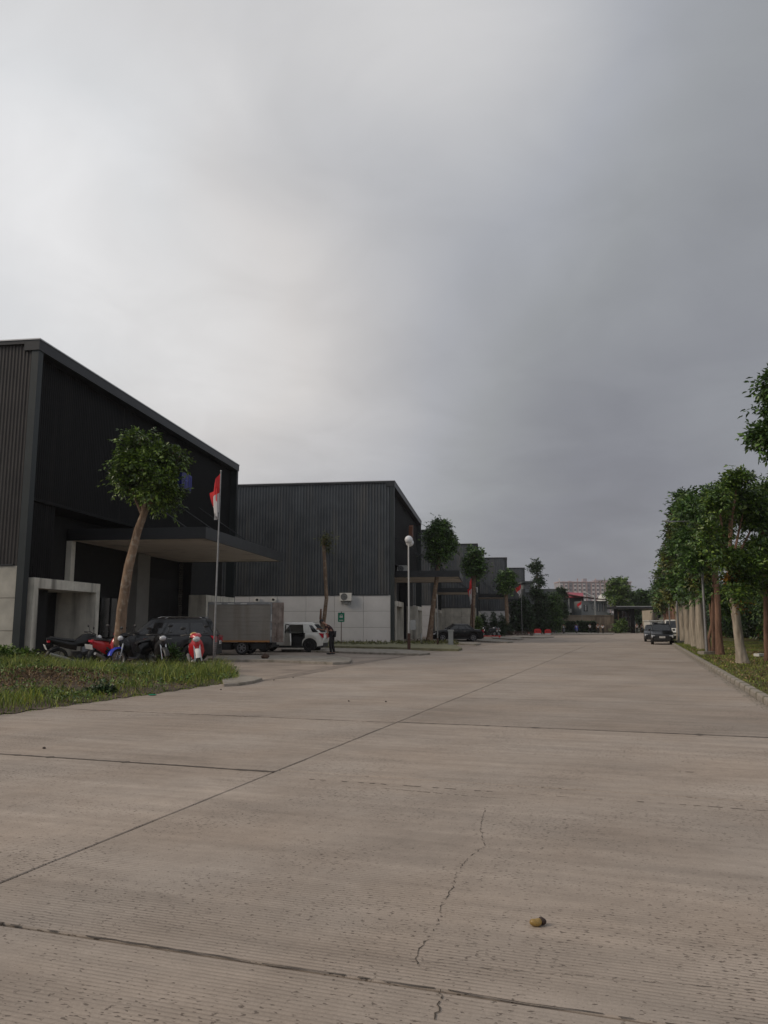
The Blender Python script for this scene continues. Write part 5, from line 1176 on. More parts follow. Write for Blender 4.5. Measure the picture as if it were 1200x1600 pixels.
# local: x forward(left), rear wheel at x=0, side facing camera y=+0.82
x0, x1, yb, z0, z1 = -1.65, 1.88, 0.86, 0.66, 2.72
bx_ = MB(); bx_.mm((x0 + 0.02, -yb + 0.01, z0 + 0.01), (x1, yb - 0.006, z1 - 0.01)); bx_.build('cargo_box', M['alubox'], tr)
for i in range(8):
    a = z0 + 0.16 + i * (z1 - z0 - 0.28) / 8
    q = MB(); hh_ = (z1 - z0 - 0.28) / 8 - 0.005
    q.add([(x0 + 0.1, yb - 0.02, a), (x1 - 0.06, yb - 0.02, a), (x1 - 0.06, yb - 0.02, a + hh_), (x0 + 0.1, yb - 0.02, a + hh_), (x0 + 0.1, yb + 0.002, a + 0.02), (x1 - 0.06, yb + 0.002, a + 0.02), (x1 - 0.06, yb + 0.002, a + hh_ - 0.02), (x0 + 0.1, yb + 0.002, a + hh_ - 0.02)], [(0, 1, 5, 4), (1, 2, 6, 5), (2, 3, 7, 6), (3, 0, 4, 7), (4, 5, 6, 7)])
    q.build('side_plank', M['alubox'], tr)
fm = MB()
fm.mm((x0, yb - 0.03, z1 - 0.10), (x1, yb + 0.03, z1)); fm.mm((x0, yb - 0.03, z0), (x0 + 0.09, yb + 0.035, z1 - 0.102)); fm.mm((x1 - 0.05, yb - 0.03, z0), (x1, yb + 0.035, z1 - 0.102)); fm.mm((x0, -yb, z1), (x1, yb, z1 + 0.03))
fm.build('box_frame', M['galv'], tr)
MB().mm((x0 + 0.1, yb - 0.02, z0 + 0.0), (x1 - 0.06, yb + 0.022, z0 + 0.085)).build('orange_rail', M['orange'], tr)
for a in (0.25, 0.95, 1.65): MB().mm((x1 - 0.5 - a * 1.0, yb + 0.031, z1 - 0.085), (x1 - 0.15 - a * 1.0, yb + 0.036, z1 - 0.03)).build('reflector_strip', M['white'], tr)
for zz in (0.95, 1.75): MB().mm((x0 + 0.012, yb + 0.036, zz), (x0 + 0.05, yb + 0.041, zz + 0.35)).build('reflector_strip', M['white'], tr)
dk = MB(); dk.mm((-0.60, -0.02, 0), (0, 0.05, z1 - z0 - 0.0))
for xx in (-0.56, -0.42, -0.28, -0.14): dk.mm((xx, 0.052, 0.05), (xx + 0.06, 0.085, z1 - z0 - 0.05))
for zz in (0.25, 1.0, 1.75): dk.mm((-0.64, 0.087, zz), (0.02, 0.11, zz + 0.05))
dk.mm((-0.30, 0.111, 0.1), (-0.26, 0.14, z1 - z0 - 0.1))
o = dk.build('rear_door', M['rustdoor'], tr); o.location = (x0 - 0.01, yb - 0.04, z0)
tag(o, 'rust stained rear door folded open')
MB().mm((x0 + 0.012, -yb + 0.08, z0 + 0.08), (x0 + 0.019, yb - 0.08, z1 - 0.1)).build('box_opening', M['dark'], tr)
ch = MB(); ch.mm((x0 + 0.1, -0.45, 0.45), (3.3, 0.45, 0.62)); ch.mm((0.6, -0.75, 0.25), (1.6, 0.78, 0.60)); ch.mm((x0 + 0.05, -0.8, 0.40), (x0 + 0.14, 0.8, 0.5)); ch.mm((-1.3, -0.7, 0.3), (-0.5, 0.72, 0.6)); ch.build('chassis', M['blackplastic'], tr)
for xx in (0.0, 2.75):
    for side in (1, -1): wheel(tr, xx, side * 0.68, 0.36, 0.22, M['rim'], side, 6)
cb = MB(); cb.prism([(2.0, 0.5), (3.75, 0.5), (3.78, 1.05), (3.5, 1.25), (3.15, 1.95), (2.05, 1.98)], -0.8, 0.8); cb.build('cab', M['paint_grey'], tr)
MB().prism([(2.3, 1.22), (3.38, 1.22), (3.08, 1.82), (2.3, 1.84)], 0.803, 0.81).build('side_window', M['glass'], tr)
MB().prism([(3.49, 1.28), (3.51, 1.28), (3.18, 1.92), (3.16, 1.92)], -0.7, 0.7).build('windshield', M['glass'], tr)

# black sedan behind the third forecourt tree
pb = ground(735, 1000); sd_ = car('sedan_car', 'glossy black sedan parked behind the leaning forked tree, red tail light showing', 'car', (pb.x - 2.0, pb.y - 6.5, 0), LEFT + rad(14), 'paint_black', L=4.75, W=1.85, Hh=1.62, belt=1.10, A=1.05, B=0.35, C=-1.0, D=-1.55, rw=0.36, wx=(1.45, -1.4), sill=0.26, trim=None,
           top=[(-2.375, 0.9), (-2.3, 1.06), (-1.55, 1.10), (1.05, 1.10), (1.9, 0.94), (2.3, 0.80), (2.375, 0.68)], wins=((.12, .30), (.33, .60), (.63, .92)))
# cars on the right
pc1 = ground(1037, 1007.5)
bs = car('parked_car', 'black car facing the viewer at the right kerb, nearest of the parked cars', 'car', (pc1.x + 0.62, pc1.y + 2.1, 0), math.atan2(-math.cos(AR), -math.sin(AR)), 'paint_black', L=4.3, W=1.72, Hh=1.66, belt=1.06, A=0.85, B=0.2, C=-1.6, D=-2.0, rw=0.34, wx=(1.35, -1.3), sill=0.30, trim=True, group='cars parked at the right kerb')
tag(car('parked_car', 'dark car mostly hidden to the left behind the nearest black car', 'car', RP(76.5, 1.15), math.atan2(-math.cos(AR), -math.sin(AR)), 'paint_dark', L=4.2, W=1.7, Hh=1.55, belt=1.02, A=0.85, B=0.2, C=-1.5, D=-1.95, rw=0.33, wx=(1.3, -1.3), trim=True), group='cars parked at the right kerb')
tag(car('parked_van', 'white van standing beyond the black car under the right trees', 'van', RP(83.5, 3.1), math.atan2(-math.cos(AR), -math.sin(AR)), 'paint_white', L=4.4, W=1.8, Hh=2.05, belt=1.15, A=1.5, B=0.9, C=-2.0, D=-2.15, rw=0.34, wx=(1.45, -1.4), trim=True), group='cars parked at the right kerb')

# ------------------------------------------------------------------ motorcycles
def bike(label, loc, rz, style='scooter', body='paint_black', accent='blackplastic', plate=True, name='motorcycle', front='blackplastic', lean=rad(6), group='motorcycles parked by the weedy bank', rimc='rim_dark', bs=1.26):
    T = thing(name, label, 'motorcycle', loc, rz, group); T.rotation_euler = (lean, 0, rz); T.scale = (bs, bs, bs)
    R = 0.29
    for x in (0.64, -0.60):
        w_ = MB(); vs = []; fs = []; n = 24; m_ = 8
        for k in range(n):
            a = 2 * math.pi * k / n
            for q in range(m_):
                bq = 2 * math.pi * q / m_; rr = R - 0.045 + 0.045 * math.cos(bq); vs.append((rr * math.cos(a), 0.048 * math.sin(bq), rr * math.sin(a)))
        for k in range(n):
            for q in range(m_): fs.append((k * m_ + q, k * m_ + (q + 1) % m_, ((k + 1) % n) * m_ + (q + 1) % m_, ((k + 1) % n) * m_ + q))
        w_.add(vs, fs); o = w_.build('wheel', M['tyre'], T, smooth='all'); o.location = (x, 0, R)
        rm = MB(); rm.disc((0, 0, 0), R * 0.66, R * 0.73, -0.03, 0.03, 20); rm.disc((0, 0, 0), 0, 0.05, -0.05, 0.05, 10)
        for k in range(5): a = 2 * math.pi * k / 5; rm.tube([(0.03 * math.cos(a), 0, 0.03 * math.sin(a)), (0.195 * math.cos(a), 0, 0.195 * math.sin(a))], 0.013, 5)
        rm.build('rim', M[rimc], o)
        MB().disc((0, 0, 0), 0.05, 0.11, 0.052, 0.058, 16).build('brake_disc', M['chrome'], o)
    f = MB()
    for s in (1, -1): f.tube([(0.64, s * 0.075, R), (0.50, s * 0.07, 0.74), (0.44, s * 0.05, 0.92)], [0.022, 0.026, 0.026], 7)
    f.build('fork', M['chrome'], T, smooth=True)
    # bodywork cross sections along x : (x, halfwidth, zbottom, ztop)
    def loft(secs, m, nm):
        vs = []; fs = []
        for (x, w2, zb, zt) in secs:
            for (fy, fz) in ((-0.55, 0), (-1, 0.35), (-0.9, 0.75), (-0.45, 1), (0.45, 1), (0.9, 0.75), (1, 0.35), (0.55, 0)): vs.append((x, w2 * fy, zb + (zt - zb) * fz))
        n = 8
        for i in range(len(secs) - 1):
            for k in range(n): fs.append((i * n + k, i * n + (k + 1) % n, (i + 1) * n + (k + 1) % n, (i + 1) * n + k))
        fs.append(tuple(range(n))); fs.append(tuple((len(secs) - 1) * n + k for k in range(n)))
        return MB().add(vs, fs).build(nm, m, T, smooth=True)
    B_ = M[body]
    if style == 'scooter':
        loft([(-0.88, 0.04, 0.72, 0.80), (-0.80, 0.10, 0.58, 0.82), (-0.5, 0.16, 0.46, 0.80), (-0.15, 0.17, 0.34, 0.76), (-0.02, 0.14, 0.30, 0.62)], B_, 'rear_body')
        loft([(-0.06, 0.15, 0.24, 0.33), (0.25, 0.15, 0.24, 0.32), (0.36, 0.14, 0.26, 0.36)], M[accent], 'floorboard')
        loft([(0.30, 0.17, 0.30, 0.72), (0.38, 0.20, 0.34, 0.86), (0.47, 0.15, 0.50, 0.92), (0.56, 0.05, 0.62, 0.84)], B_, 'leg_shield')
        loft([(0.28, 0.05, 0.90, 1.00), (0.40, 0.15, 0.88, 1.03), (0.50, 0.10, 0.88, 1.00), (0.56, 0.03, 0.91, 0.96)], B_, 'handlebar_cover')
        loft([(-0.82, 0.09, 0.78, 0.85), (-0.5, 0.15, 0.77, 0.86), (-0.2, 0.14, 0.74, 0.80), (0.0, 0.09, 0.70, 0.76)], M['blackplastic'], 'seat')
    else:
        loft([(-0.95, 0.03, 0.80, 0.88), (-0.75, 0.09, 0.68, 0.88), (-0.4, 0.12, 0.56, 0.82), (-0.1, 0.10, 0.50, 0.76)], B_, 'tail_fairing')
        loft([(-0.15, 0.10, 0.62, 0.80), (0.05, 0.17, 0.62, 0.96), (0.25, 0.18, 0.62, 1.0), (0.42, 0.12, 0.68, 0.94)], B_, 'fuel_tank')
        loft([(0.05, 0.14, 0.36, 0.62), (0.30, 0.20, 0.38, 0.80), (0.48, 0.15, 0.55, 0.86), (0.55, 0.06, 0.66, 0.80)], M[accent], 'side_fairing')
        loft([(-0.85, 0.08, 0.86, 0.92), (-0.5, 0.12, 0.80, 0.86), (-0.18, 0.12, 0.76, 0.83)], M['blackplastic'], 'seat')
    e_ = MB(); e_.mm((-0.22, -0.10, 0.22), (0.18, 0.10, 0.46)); e_.ball((0.0, 0.12, 0.30), (0.12, 0.05, 0.11), 10, 6); e_.ball((0.0, -0.12, 0.30), (0.12, 0.05, 0.11), 10, 6); e_.mm((-0.62, -0.11, 0.26), (-0.15, -0.07, 0.34)); e_.build('engine', M['blackplastic'], T, smooth=True)
    x_ = MB(); x_.tube([(0.1, -0.12, 0.20), (-0.2, -0.14, 0.22), (-0.45, -0.15, 0.30), (-0.85, -0.16, 0.42)], [0.022, 0.024, 0.05, 0.045], 9); x_.build('exhaust', M['galv'], T, smooth=True)
    for nm, x, mm_ in (('front_fender', 0.64, front), ('rear_fender', -0.62, 'blackplastic')):
        vs = []; fs = []
        a0, a1 = (0.1 * math.pi, 0.95 * math.pi) if nm[0] == 'f' else (0.45 * math.pi, 1.08 * math.pi)
        for k in range(9):
            a = a0 + (a1 - a0) * k / 8
            for y, dr_ in ((-0.075, -0.03), (-0.05, 0.015), (0.05, 0.015), (0.075, -0.03)): vs.append(((R + 0.03 + dr_) * math.cos(a), y, (R + 0.03 + dr_) * math.sin(a)))
        for k in range(8):
            for q in range(3): fs.append((k * 4 + q, k * 4 + q + 1, k * 4 + q + 5, k * 4 + q + 4))
        o = MB().add(vs, fs).build(nm, M[mm_], T, smooth='all'); o.location = (x, 0, R)
    hb = MB(); hb.tube([(0.20, -0.36, 1.0), (0.34, -0.24, 1.01), (0.42, -0.08, 0.96), (0.42, 0.08, 0.96), (0.34, 0.24, 1.01), (0.20, 0.36, 1.0)], 0.014, 7); hb.build('handlebar', M['blackplastic'], T, smooth=True)
    for s in (1, -1):
        g = MB(); g.tube([(0.27, s * 0.30, 1.0), (0.19, s * 0.37, 1.0)], 0.021, 7); g.build('grip', M['blackplastic'], T)
        g = MB(); g.tube([(0.32, s * 0.22, 1.01), (0.30, s * 0.28, 1.15)], 0.008, 5); g.ball((0.28, s * 0.31, 1.19), (0.02, 0.075, 0.045), 10, 6); g.build('mirror', M['blackplastic'], T, smooth='all')
    MB().ball((0.55, 0, 0.87), (0.07, 0.10, 0.075), 12, 8).build('headlight', M['lamp_clear'], T, smooth='all')
    MB().mm((-0.93, -0.07, 0.74), (-0.86, 0.07, 0.80)).build('tail_light', M['lamp_red'], T)
    if plate:
        o = MB().box((-0.97, 0, 0.60), (0.012, 0.25, 0.15), ry=rad(-25)).build('number_plate', M['plate'], T); q = MB()
        q.box((-0.90, 0, 0.68), (0.1, 0.05, 0.03)); q.build('plate_bracket', M['blackplastic'], T)
    g = MB(); g.tube([(0.0, 0.10, 0.24), (-0.06, 0.24, 0.0)], 0.012, 6); g.build('side_stand', M['galv'], T)
    return T
def gp2(px, py): p = ground(px, py); return (p.x, p.y, 0)
bike('black sport motorcycle before the concrete portal, white plate facing left', gp2(122, 1042), rad(35), 'sport', 'paint_black', 'paint_grey')
bike('red scooter half hidden by the leaning round tree trunk', gp2(165, 1040), rad(75), 'scooter', 'paint_red', 'blackplastic', front='paint_red')
bike('black motorcycle with a bright blue front fender right of the round tree trunk', gp2(214, 1044), rad(-125), 'scooter', 'paint_black', 'paint_grey', front='paint_blue', rimc='rim')
bike('plain black motorcycle between the blue fendered one and the weed clump', gp2(250, 1044), rad(-60), 'sport', 'paint_black', 'blackplastic')
sc_ = bike('red and white scooter with a pale footboard beside the silver flagpole', gp2(308, 1048), rad(-72), 'scooter', 'paint_red', 'white', front='white')
hp = thing('helmet', 'tan open face helmet resting on the red and white scooter', 'helmet', tuple(atY(303, 999, 27.0)), rad(200))
sh = MB(); sh.ball((0, 0, 0.10), (0.16, 0.135, 0.15), 18, 12); sh.build('shell', M['tan'], hp, smooth='all')
v2 = MB(); v2.ball((0.10, 0, 0.07), (0.09, 0.11, 0.075), 14, 8); v2.build('visor', M['glass'], hp, smooth='all')
# small far bikes
bike('small dark motorcycle parked before the pale wall by the conical shrubs', gp2(764, 995.5), rad(200), 'scooter', 'paint_black', 'blackplastic', name='motorcycle', group='far motorcycles on the forecourts')
bike('motorcycle with a silver headlight at the foot of the conical shrubs', gp2(776, 994.8), rad(240), 'sport', 'paint_black', 'paint_grey', group='far motorcycles on the forecourts')

# red plastic barriers and other small roadside things
def barrier(label, px, py, wpx, rot=0.0):
    p = ground(px, py); s = p.y / 1200 * wpx; t = thing('road_barrier', label, 'barrier', (p.x, p.y, 0.0), rot, 'red plastic barriers')
    q = MB(); q.prism([(-s / 2, .22), (s / 2, .22), (s / 2 * .94, s * .62), (s * .30, s * .80), (-s * .30, s * .80), (-s / 2 * .94, s * .62)], -0.16 * s, 0.16 * s); q.build('body', M['barrier_red'], t)
    f = MB(); f.mm((-s * .46, -0.22 * s, 0), (s * .46, 0.22 * s, 0.218)); f.build('foot', M['white'], t)
    for x in (-s * .22, s * .12): MB().mm((x, -0.17 * s, s * .42), (x + s * .12, 0.17 * s, s * .52)).build('slot', M['dark'], t)
    return t
barrier('left of the two red barriers standing before the dark trees', 840, 991.5, 11, 0.05)
barrier('right of the two red barriers standing before the dark trees', 856, 991.5, 10, -0.04)
barrier('low red barrier at the foot of the round crowned tree by the dark flagpole', 746, 999, 8.5, 0.2)
barrier('narrow red barrier standing end on, just left of the pair', 826.5, 992, 4.5, 1.3)
p = ground(762, 997.6); t = thing('bench', 'long low red rail lying on the kerb right of the low red barrier', 'rail', (p.x, p.y, 0.1), 0.05)
q = MB(); q.mm((-1.5, -0.08, 0.12), (1.5, 0.08, 0.22)); q.mm((-1.4, -0.1, 0), (-1.25, 0.1, 0.12)); q.mm((1.25, -0.1, 0), (1.4, 0.1, 0.12)); t.name = 'barrier_rail'; q.build('rail_body', M['barrier_red'], t)
p = ground(808, 993); t = thing('crate', 'brown wooden pallet stack at the foot of the all-red flag pole', 'pallet', (p.x, p.y, 0), 0.1); t.name = 'pallet_stack'
for i in range(4): 
    q = MB(); q.mm((-2.2, -0.5, i * 0.15 + 0.05), (2.2, 0.5, i * 0.15 + 0.10))
    for x in (-2.1, 0, 2.0): q.mm((x, -0.5, i * 0.15), (x + 0.1, 0.5, i * 0.15 + 0.048))
    q.build('pallet', M['rustpole'], t)
# planks and a lump on the forecourt
p = ground(360, 1031.5, 0.0); t = thing('plank', 'rust brown plank lying on the forecourt by the silver flagpole', 'plank', (p.x, p.y, 0.0), rad(-22))
MB().box((0, 0, 0.035), (2.3, 0.16, 0.05)).build('board', M['rustpole'], t)
p = ground(414, 1032.5, 0.0); t = thing('rubble', 'dark brown lump of rubble on the concrete apron', 'stone', (p.x, p.y, 0.08))
q = MB(); q.ball((0, 0, 0.09), (0.17, 0.13, 0.12), 9, 6); r_ = random.Random(3); q.v = [tuple(c * r_.uniform(.8, 1.2) for c in v) for v in q.v]; q.build('lump', M['earthbrown'], t)
for i, (px, py) in enumerate(((345, 1078), (458, 1059), (428, 1063), (603, 1097), (69, 1170), (545, 1096))):
    p = ground(px, py); t = MB(); t.ball((0, 0, 0.01), (0.022, 0.017, 0.014), 7, 5); r_ = random.Random(i); t.v = [tuple(c * r_.uniform(.7, 1.25) for c in v) for v in t.v]
    o = t.build('pebble', M['stone'], None); o.location = p
    tag(o, ['pebble by the weed edge of the road', 'pebble in the dirt drift left of the forecourt corner', 'pebble beside the kerb nose by the weeds', 'pale chip in the middle of the road by the slab corner', 'dark pebble on the near left slab', 'small dark pebble left of the road joint'][i], 'pebble', 'pebbles on the road')
# rotting fruit / brown green stone in the foreground
p = ground(841, 1447); t = thing('fallen_fruit', 'ochre fallen fruit with a rotten dark end on the near road slab', 'fruit', (p.x, p.y, 0), rad(12))
def pod(c, r, m, nm, sd):
    q = MB(); q.ball(c, r, 20, 14); r_ = random.Random(sd)
    q.v = [(v[0] * (1 + 0.06 * math.sin(v[1] * 150 + sd)), v[1], v[2] * (1 + 0.08 * math.sin(v[0] * 120))) for v in q.v]; q.build(nm, m, t, smooth='all')
pod((-0.012, 0, 0.020), (0.034, 0.024, 0.020), M['fruit'], 'flesh', 1); pod((0.026, 0.006, 0.022), (0.021, 0.021, 0.020), M['fruit_rot'], 'rotten_end', 3)
# green bottle shard near the weeds
p = ground(238, 1087); o = MB().ball((0, 0, 0.02), (0.10, 0.03, 0.02), 9, 5).build('plastic_scrap', M['green_sign'], None); o.location = p; tag(o, 'scrap of green plastic at the edge of the weeds', 'litter')
p = ground(1190, 1031); t = thing('white_block', 'small broken white block on the lawn at the right edge', 'block', (p.x, p.y, 0.16), 0.4); q = MB(); q.mm((-0.3, -0.15, 0), (0.2, 0.15, 0.12)); q.box((0.35, 0.1, 0.06), (0.3, 0.25, 0.1), rz=0.6); q.build('chunk', M['white'], t)

# ------------------------------------------------------------------ people
def person(label, loc, rz, pose='stand', shirt='maroon', legs='trousers', h=1.70, group=None, hair='hair'):
    T = thing('person', label, 'person', loc, rz, group); k = h / 1.72
    # skeleton in local space, facing +x
    if pose == 'stand':
        J = dict(pel=(0, 0, .93), sp=(0, 0, 1.12), ch=(0, 0, 1.34), nk=(0, 0, 1.49), hd=(0.015, 0, 1.62),
                 hipL=(0, .10, .90), knL=(.03, .11, .50), anL=(0, .11, .08), toL=(.16, .13, .03), hipR=(0, -.10, .90), knR=(.0, -.11, .50), anR=(-.04, -.11, .08), toR=(.12, -.13, .03),
                 shL=(0, .19, 1.41), elL=(-.02, .25, 1.13), wrL=(.06, .25, .89), shR=(0, -.19, 1.41), elR=(-.02, -.25, 1.13), wrR=(.08, -.25, .89))
    elif pose == 'walk':
        J = dict(pel=(0, 0, .91), sp=(0.01, 0, 1.10), ch=(0.03, 0, 1.32), nk=(0.05, 0, 1.47), hd=(0.07, 0, 1.60),
                 hipL=(0, .10, .88), knL=(.16, .11, .50), anL=(.22, .11, .08), toL=(.38, .12, .05), hipR=(0, -.10, .88), knR=(-.05, -.11, .47), anR=(-.30, -.11, .14), toR=(-.18, -.12, .03),
                 shL=(.03, .19, 1.39), elL=(-.10, .24, 1.14), wrL=(-.08, .25, .90), shR=(.03, -.19, 1.39), elR=(.06, -.24, 1.12), wrR=(.20, -.24, .94))
    elif pose == 'bend':    # stooping forward to the open tailgate, one arm reaching, the other hand by the hip
        J = dict(pel=(-.06, 0, .95), sp=(.02, 0, 1.13), ch=(.20, 0, 1.30), nk=(.33, 0, 1.39), hd=(.44, 0, 1.45),
                 hipL=(-.06, .10, .92), knL=(.0, .12, .50), anL=(-.04, .12, .08), toL=(.13, .13, .03), hipR=(-.06, -.10, .92), knR=(-.03, -.12, .50), anR=(-.12, -.12, .08), toR=(.05, -.13, .03),
                 shL=(.22, .18, 1.33), elL=(.10, .25, 1.08), wrL=(.12, .22, .84), shR=(.24, -.17, 1.32), elR=(.36, -.22, 1.08), wrR=(.60, -.16, 1.12))
    else:                   # riding: sitting astride
        J = dict(pel=(-.15, 0, .88), sp=(-.10, 0, 1.05), ch=(-.02, 0, 1.26), nk=(.03, 0, 1.41), hd=(.05, 0, 1.54),
                 hipL=(-.12, .11, .86), knL=(.25, .20, .78), anL=(.16, .20, .36), toL=(.30, .20, .30), hipR=(-.12, -.11, .86), knR=(.25, -.20, .78), anR=(.16, -.20, .36), toR=(.30, -.20, .30),
                 shL=(.0, .19, 1.33), elL=(.12, .30, 1.12), wrL=(.30, .30, 1.06), shR=(.0, -.19, 1.33), elR=(.12, -.30, 1.12), wrR=(.30, -.30, 1.06))
    J = {a: Vector(p) * k for a, p in J.items()}
    Rd = dict(pel=.125, sp=.115, ch=.135, nk=.055, hd=.095, hip=.085, kn=.058, an=.040, to=.035, sh=.058, el=.040, wr=.027)
    def skin(name, verts, edges, radii, m, sub=2, parent=T):
        me = bpy.data.meshes.new(name); me.from_pydata([tuple(v) for v in verts], edges, [])
        o = bpy.data.objects.new(name, me); COL.objects.link(o)
        md = o.modifiers.new('skin', 'SKIN'); md.use_smooth_shade = True; md.branch_smoothing = 0.4
        for i, sv_ in enumerate(me.skin_vertices[0].data): sv_.radius = (radii[i] * k, radii[i] * k); sv_.use_root = (i == 0)
        sb = o.modifiers.new('sub', 'SUBSURF'); sb.levels = sb.render_levels = sub
        dg = bpy.context.evaluated_depsgraph_get(); ev = o.evaluated_get(dg); nm = bpy.data.meshes.new_from_object(ev)
        bpy.data.objects.remove(o); nm.name = name; nm.materials.clear(); nm.materials.append(m)
        nm.polygons.foreach_set('use_smooth', [True] * len(nm.polygons))
        return link(name, nm, parent)
    def chain(names, extra=0.0):
        return [J[n] for n in names], [Rd[n if n in Rd else n[:2] if n[:2] in Rd else n[:3]] + extra for n in names]
    V = []; E = []; Rr = []
    idx = {}
    def addj(n, ex=0.0):
        if n in idx: return idx[n]
        key = n if n in Rd else n[:-1]; idx[n] = len(V); V.append(J[n]); Rr.append(Rd[key] + ex); return idx[n]
    for a, b_ in (('pel', 'sp'), ('sp', 'ch'), ('ch', 'nk'), ('nk', 'hd'), ('pel', 'hipL'), ('hipL', 'knL'), ('knL', 'anL'), ('anL', 'toL'), ('pel', 'hipR'), ('hipR', 'knR'), ('knR', 'anR'), ('anR', 'toR'), ('ch', 'shL'), ('shL', 'elL'), ('elL', 'wrL'), ('ch', 'shR'), ('shR', 'elR'), ('elR', 'wrR')):
        E.append((addj(a), addj(b_)))
    # head top and hands with fingers
    up = (J['hd'] - J['nk']).normalized(); i = len(V); V.append(J['hd'] + up * 0.085 * k); Rr.append(0.078); E.append((idx['hd'], i))
    for s, y in (('L', 1), ('R', -1)):
        d = (J['wr' + s] - J['el' + s]).normalized(); pm = J['wr' + s] + d * 0.065 * k; i = len(V); V.append(pm); Rr.append(.032); E.append((idx['wr' + s], i))
        sdv = d.cross(Vector((0, 1, 0))); sdv = sdv.normalized() if sdv.length > .1 else Vector((1, 0, 0))
        for q, (off, ln) in enumerate(((-.026, .07), (-.009, .08), (.009, .076), (.026, .06))):
            a_ = len(V); V.append(pm + sdv * off * k + d * .035 * k); V.append(pm + sdv * off * 1.1 * k + d * ln * k + Vector((0.012, -y * 0.012, 0)) * k); Rr += [.0095, .008]; E += [(i, a_), (a_, a_ + 1)]
        a_ = len(V); V.append(J['wr' + s] + d * .03 * k + sdv * .045 * k); Rr.append(.010); E.append((idx['wr' + s], a_))
    skin('body', V, E, Rr, M['skin'])
    # clothing follows the same bones
    def sub(names_edges, ex, name, m, cut=None):
        idn = {}; v2 = []; e2 = []; r2 = []
        for a, b_ in names_edges:
            for n in (a, b_):
                if n not in idn:
                    key = n.replace('*', '').rstrip('LR') if n not in Rd else n
                    if n.endswith('*'):   # point part-way down the upper arm
                        s = n[-2]; p = J['sh' + s].lerp(J['el' + s], 0.75); rr = .054
                    else: p = J[n]; rr = Rd[n if n in Rd else n[:-1]]
                    idn[n] = len(v2); v2.append(p); r2.append(rr + ex)
            e2.append((idn[a], idn[b_]))
        return skin(name, v2, e2, r2, m)
    sub([('pel', 'sp'), ('sp', 'ch'), ('ch', 'shL'), ('ch', 'shR'), ('shL', 'upL*'), ('shR', 'upR*')], .016, 'shirt', M[shirt])
    sub([('pel', 'hipL'), ('hipL', 'knL'), ('knL', 'anL'), ('pel', 'hipR'), ('hipR', 'knR'), ('knR', 'anR')], .018, 'trousers', M[legs])
    for s in 'LR':
        d = (J['to' + s] - J['an' + s]); q = MB(); c = J['an' + s].lerp(J['to' + s], 0.5); 
        q.ball((c.x, c.y, max(c.z - 0.01, 0.045)), (.14 * k, .05 * k, .045 * k), 10, 6); q.build('shoe', M['blackplastic'], T, smooth='all')
    hr = MB(); c = J['hd'] + up * .035 * k; hr.ball((c.x - 0.018, c.y, c.z + 0.01), (.105 * k, .098 * k, .108 * k), 14, 9); hr.v = [v for v in hr.v]
    o = hr.build('hair', M[hair], T, smooth='all')
    f = Vector((1, 0, 0)); c = J['hd'] + f * 0.09 * k
    q = MB(); q.ball((c.x + .01, c.y, c.z), (.016, .014, .022), 7, 5); q.build('nose', M['skin'], T, smooth='all')
    q = MB()
    for y in (-.033, .033): q.ball((c.x - .006, c.y + y, c.z + .025), (.009, .011, .007), 7, 5)
    q.build('eyes', M['hair'], T)
    q = MB(); q.ball((c.x - .004, c.y, c.z - .04), (.006, .024, .006), 7, 5); q.build('mouth', M['maroon'], T)
    for y in (-.1, .1):
        q = MB(); q.ball((J['hd'].x, y * k, J['hd'].z), (.02, .01, .03), 7, 5); q.build('ear', M['skin'], T, smooth='all')
    return T
pp = ground(517, 1022.5)
person('man in a dark maroon shirt stooping at the back of the white hatchback', (pp.x, pp.y, 0), LEFT + rad(-4), 'bend', 'maroon', 'trousers', 2.02)
GP = 'people in the distance by the end of the road'
for (px, py, pose, sh_, lg, rz, lb) in ((922, 990.2, 'walk', 'shirt_white', 'trousers', -1.3, 'person in a white top walking alone left of the distant pair'),
                                      (934.5, 990.6, 'stand', 'shirt_white', 'trousers', -1.5, 'person in a white shirt on the left of the distant pair'),
                                      (942, 990.6, 'stand', 'shirt_white', 'trousers', 1.2, 'shorter person with a bag on the right of the distant pair'),
                                      (995.5, 989.6, 'stand', 'shirt_white', 'trousers', -1.4, 'person in white standing under the gate canopy, left one'),
                                      (1003.5, 989.2, 'stand', 'shirt_white', 'trousers', -1.7, 'person in white under the gate canopy, right one beside the green bin')):
    p = ground(px, py); person(lb, (p.x, p.y, 0), rz, pose, sh_, lg, 1.72 if px != 942 else 1.6, GP)
for (px, py, sh_, lb, lbp, bd) in ((901, 990.3, 'shirt_purple', 'purple scooter ridden toward the viewer, far off in the road', 'rider in purple on the far scooter', 'paint_blue'),
                                   (881, 990.8, 'shirt_green', 'dark motorcycle stopped by the hedge with a rider in green', 'rider in a green jacket on the motorcycle by the hedge', 'paint_black')):
    p = ground(px, py); rz = rad(-105)
    bike(lb, (p.x, p.y, 0), rz, 'scooter', bd, 'blackplastic', lean=0, group='motorcycles being ridden in the distance')
    person(lbp, (p.x, p.y, 0), rz, 'ride', sh_, 'trousers', 1.7, GP)

# ------------------------------------------------------------------ far end of the road
def box_from_px(px0, px1, pyt, Yd, depth, pyb=None):
    a = atY(px0, pyt, Yd); c = atY(px1, pyt, Yd); zb = atY(px0, pyb, Yd).z if pyb else 0
    return (a.x, Yd, zb), (c.x, Yd + depth, a.z)
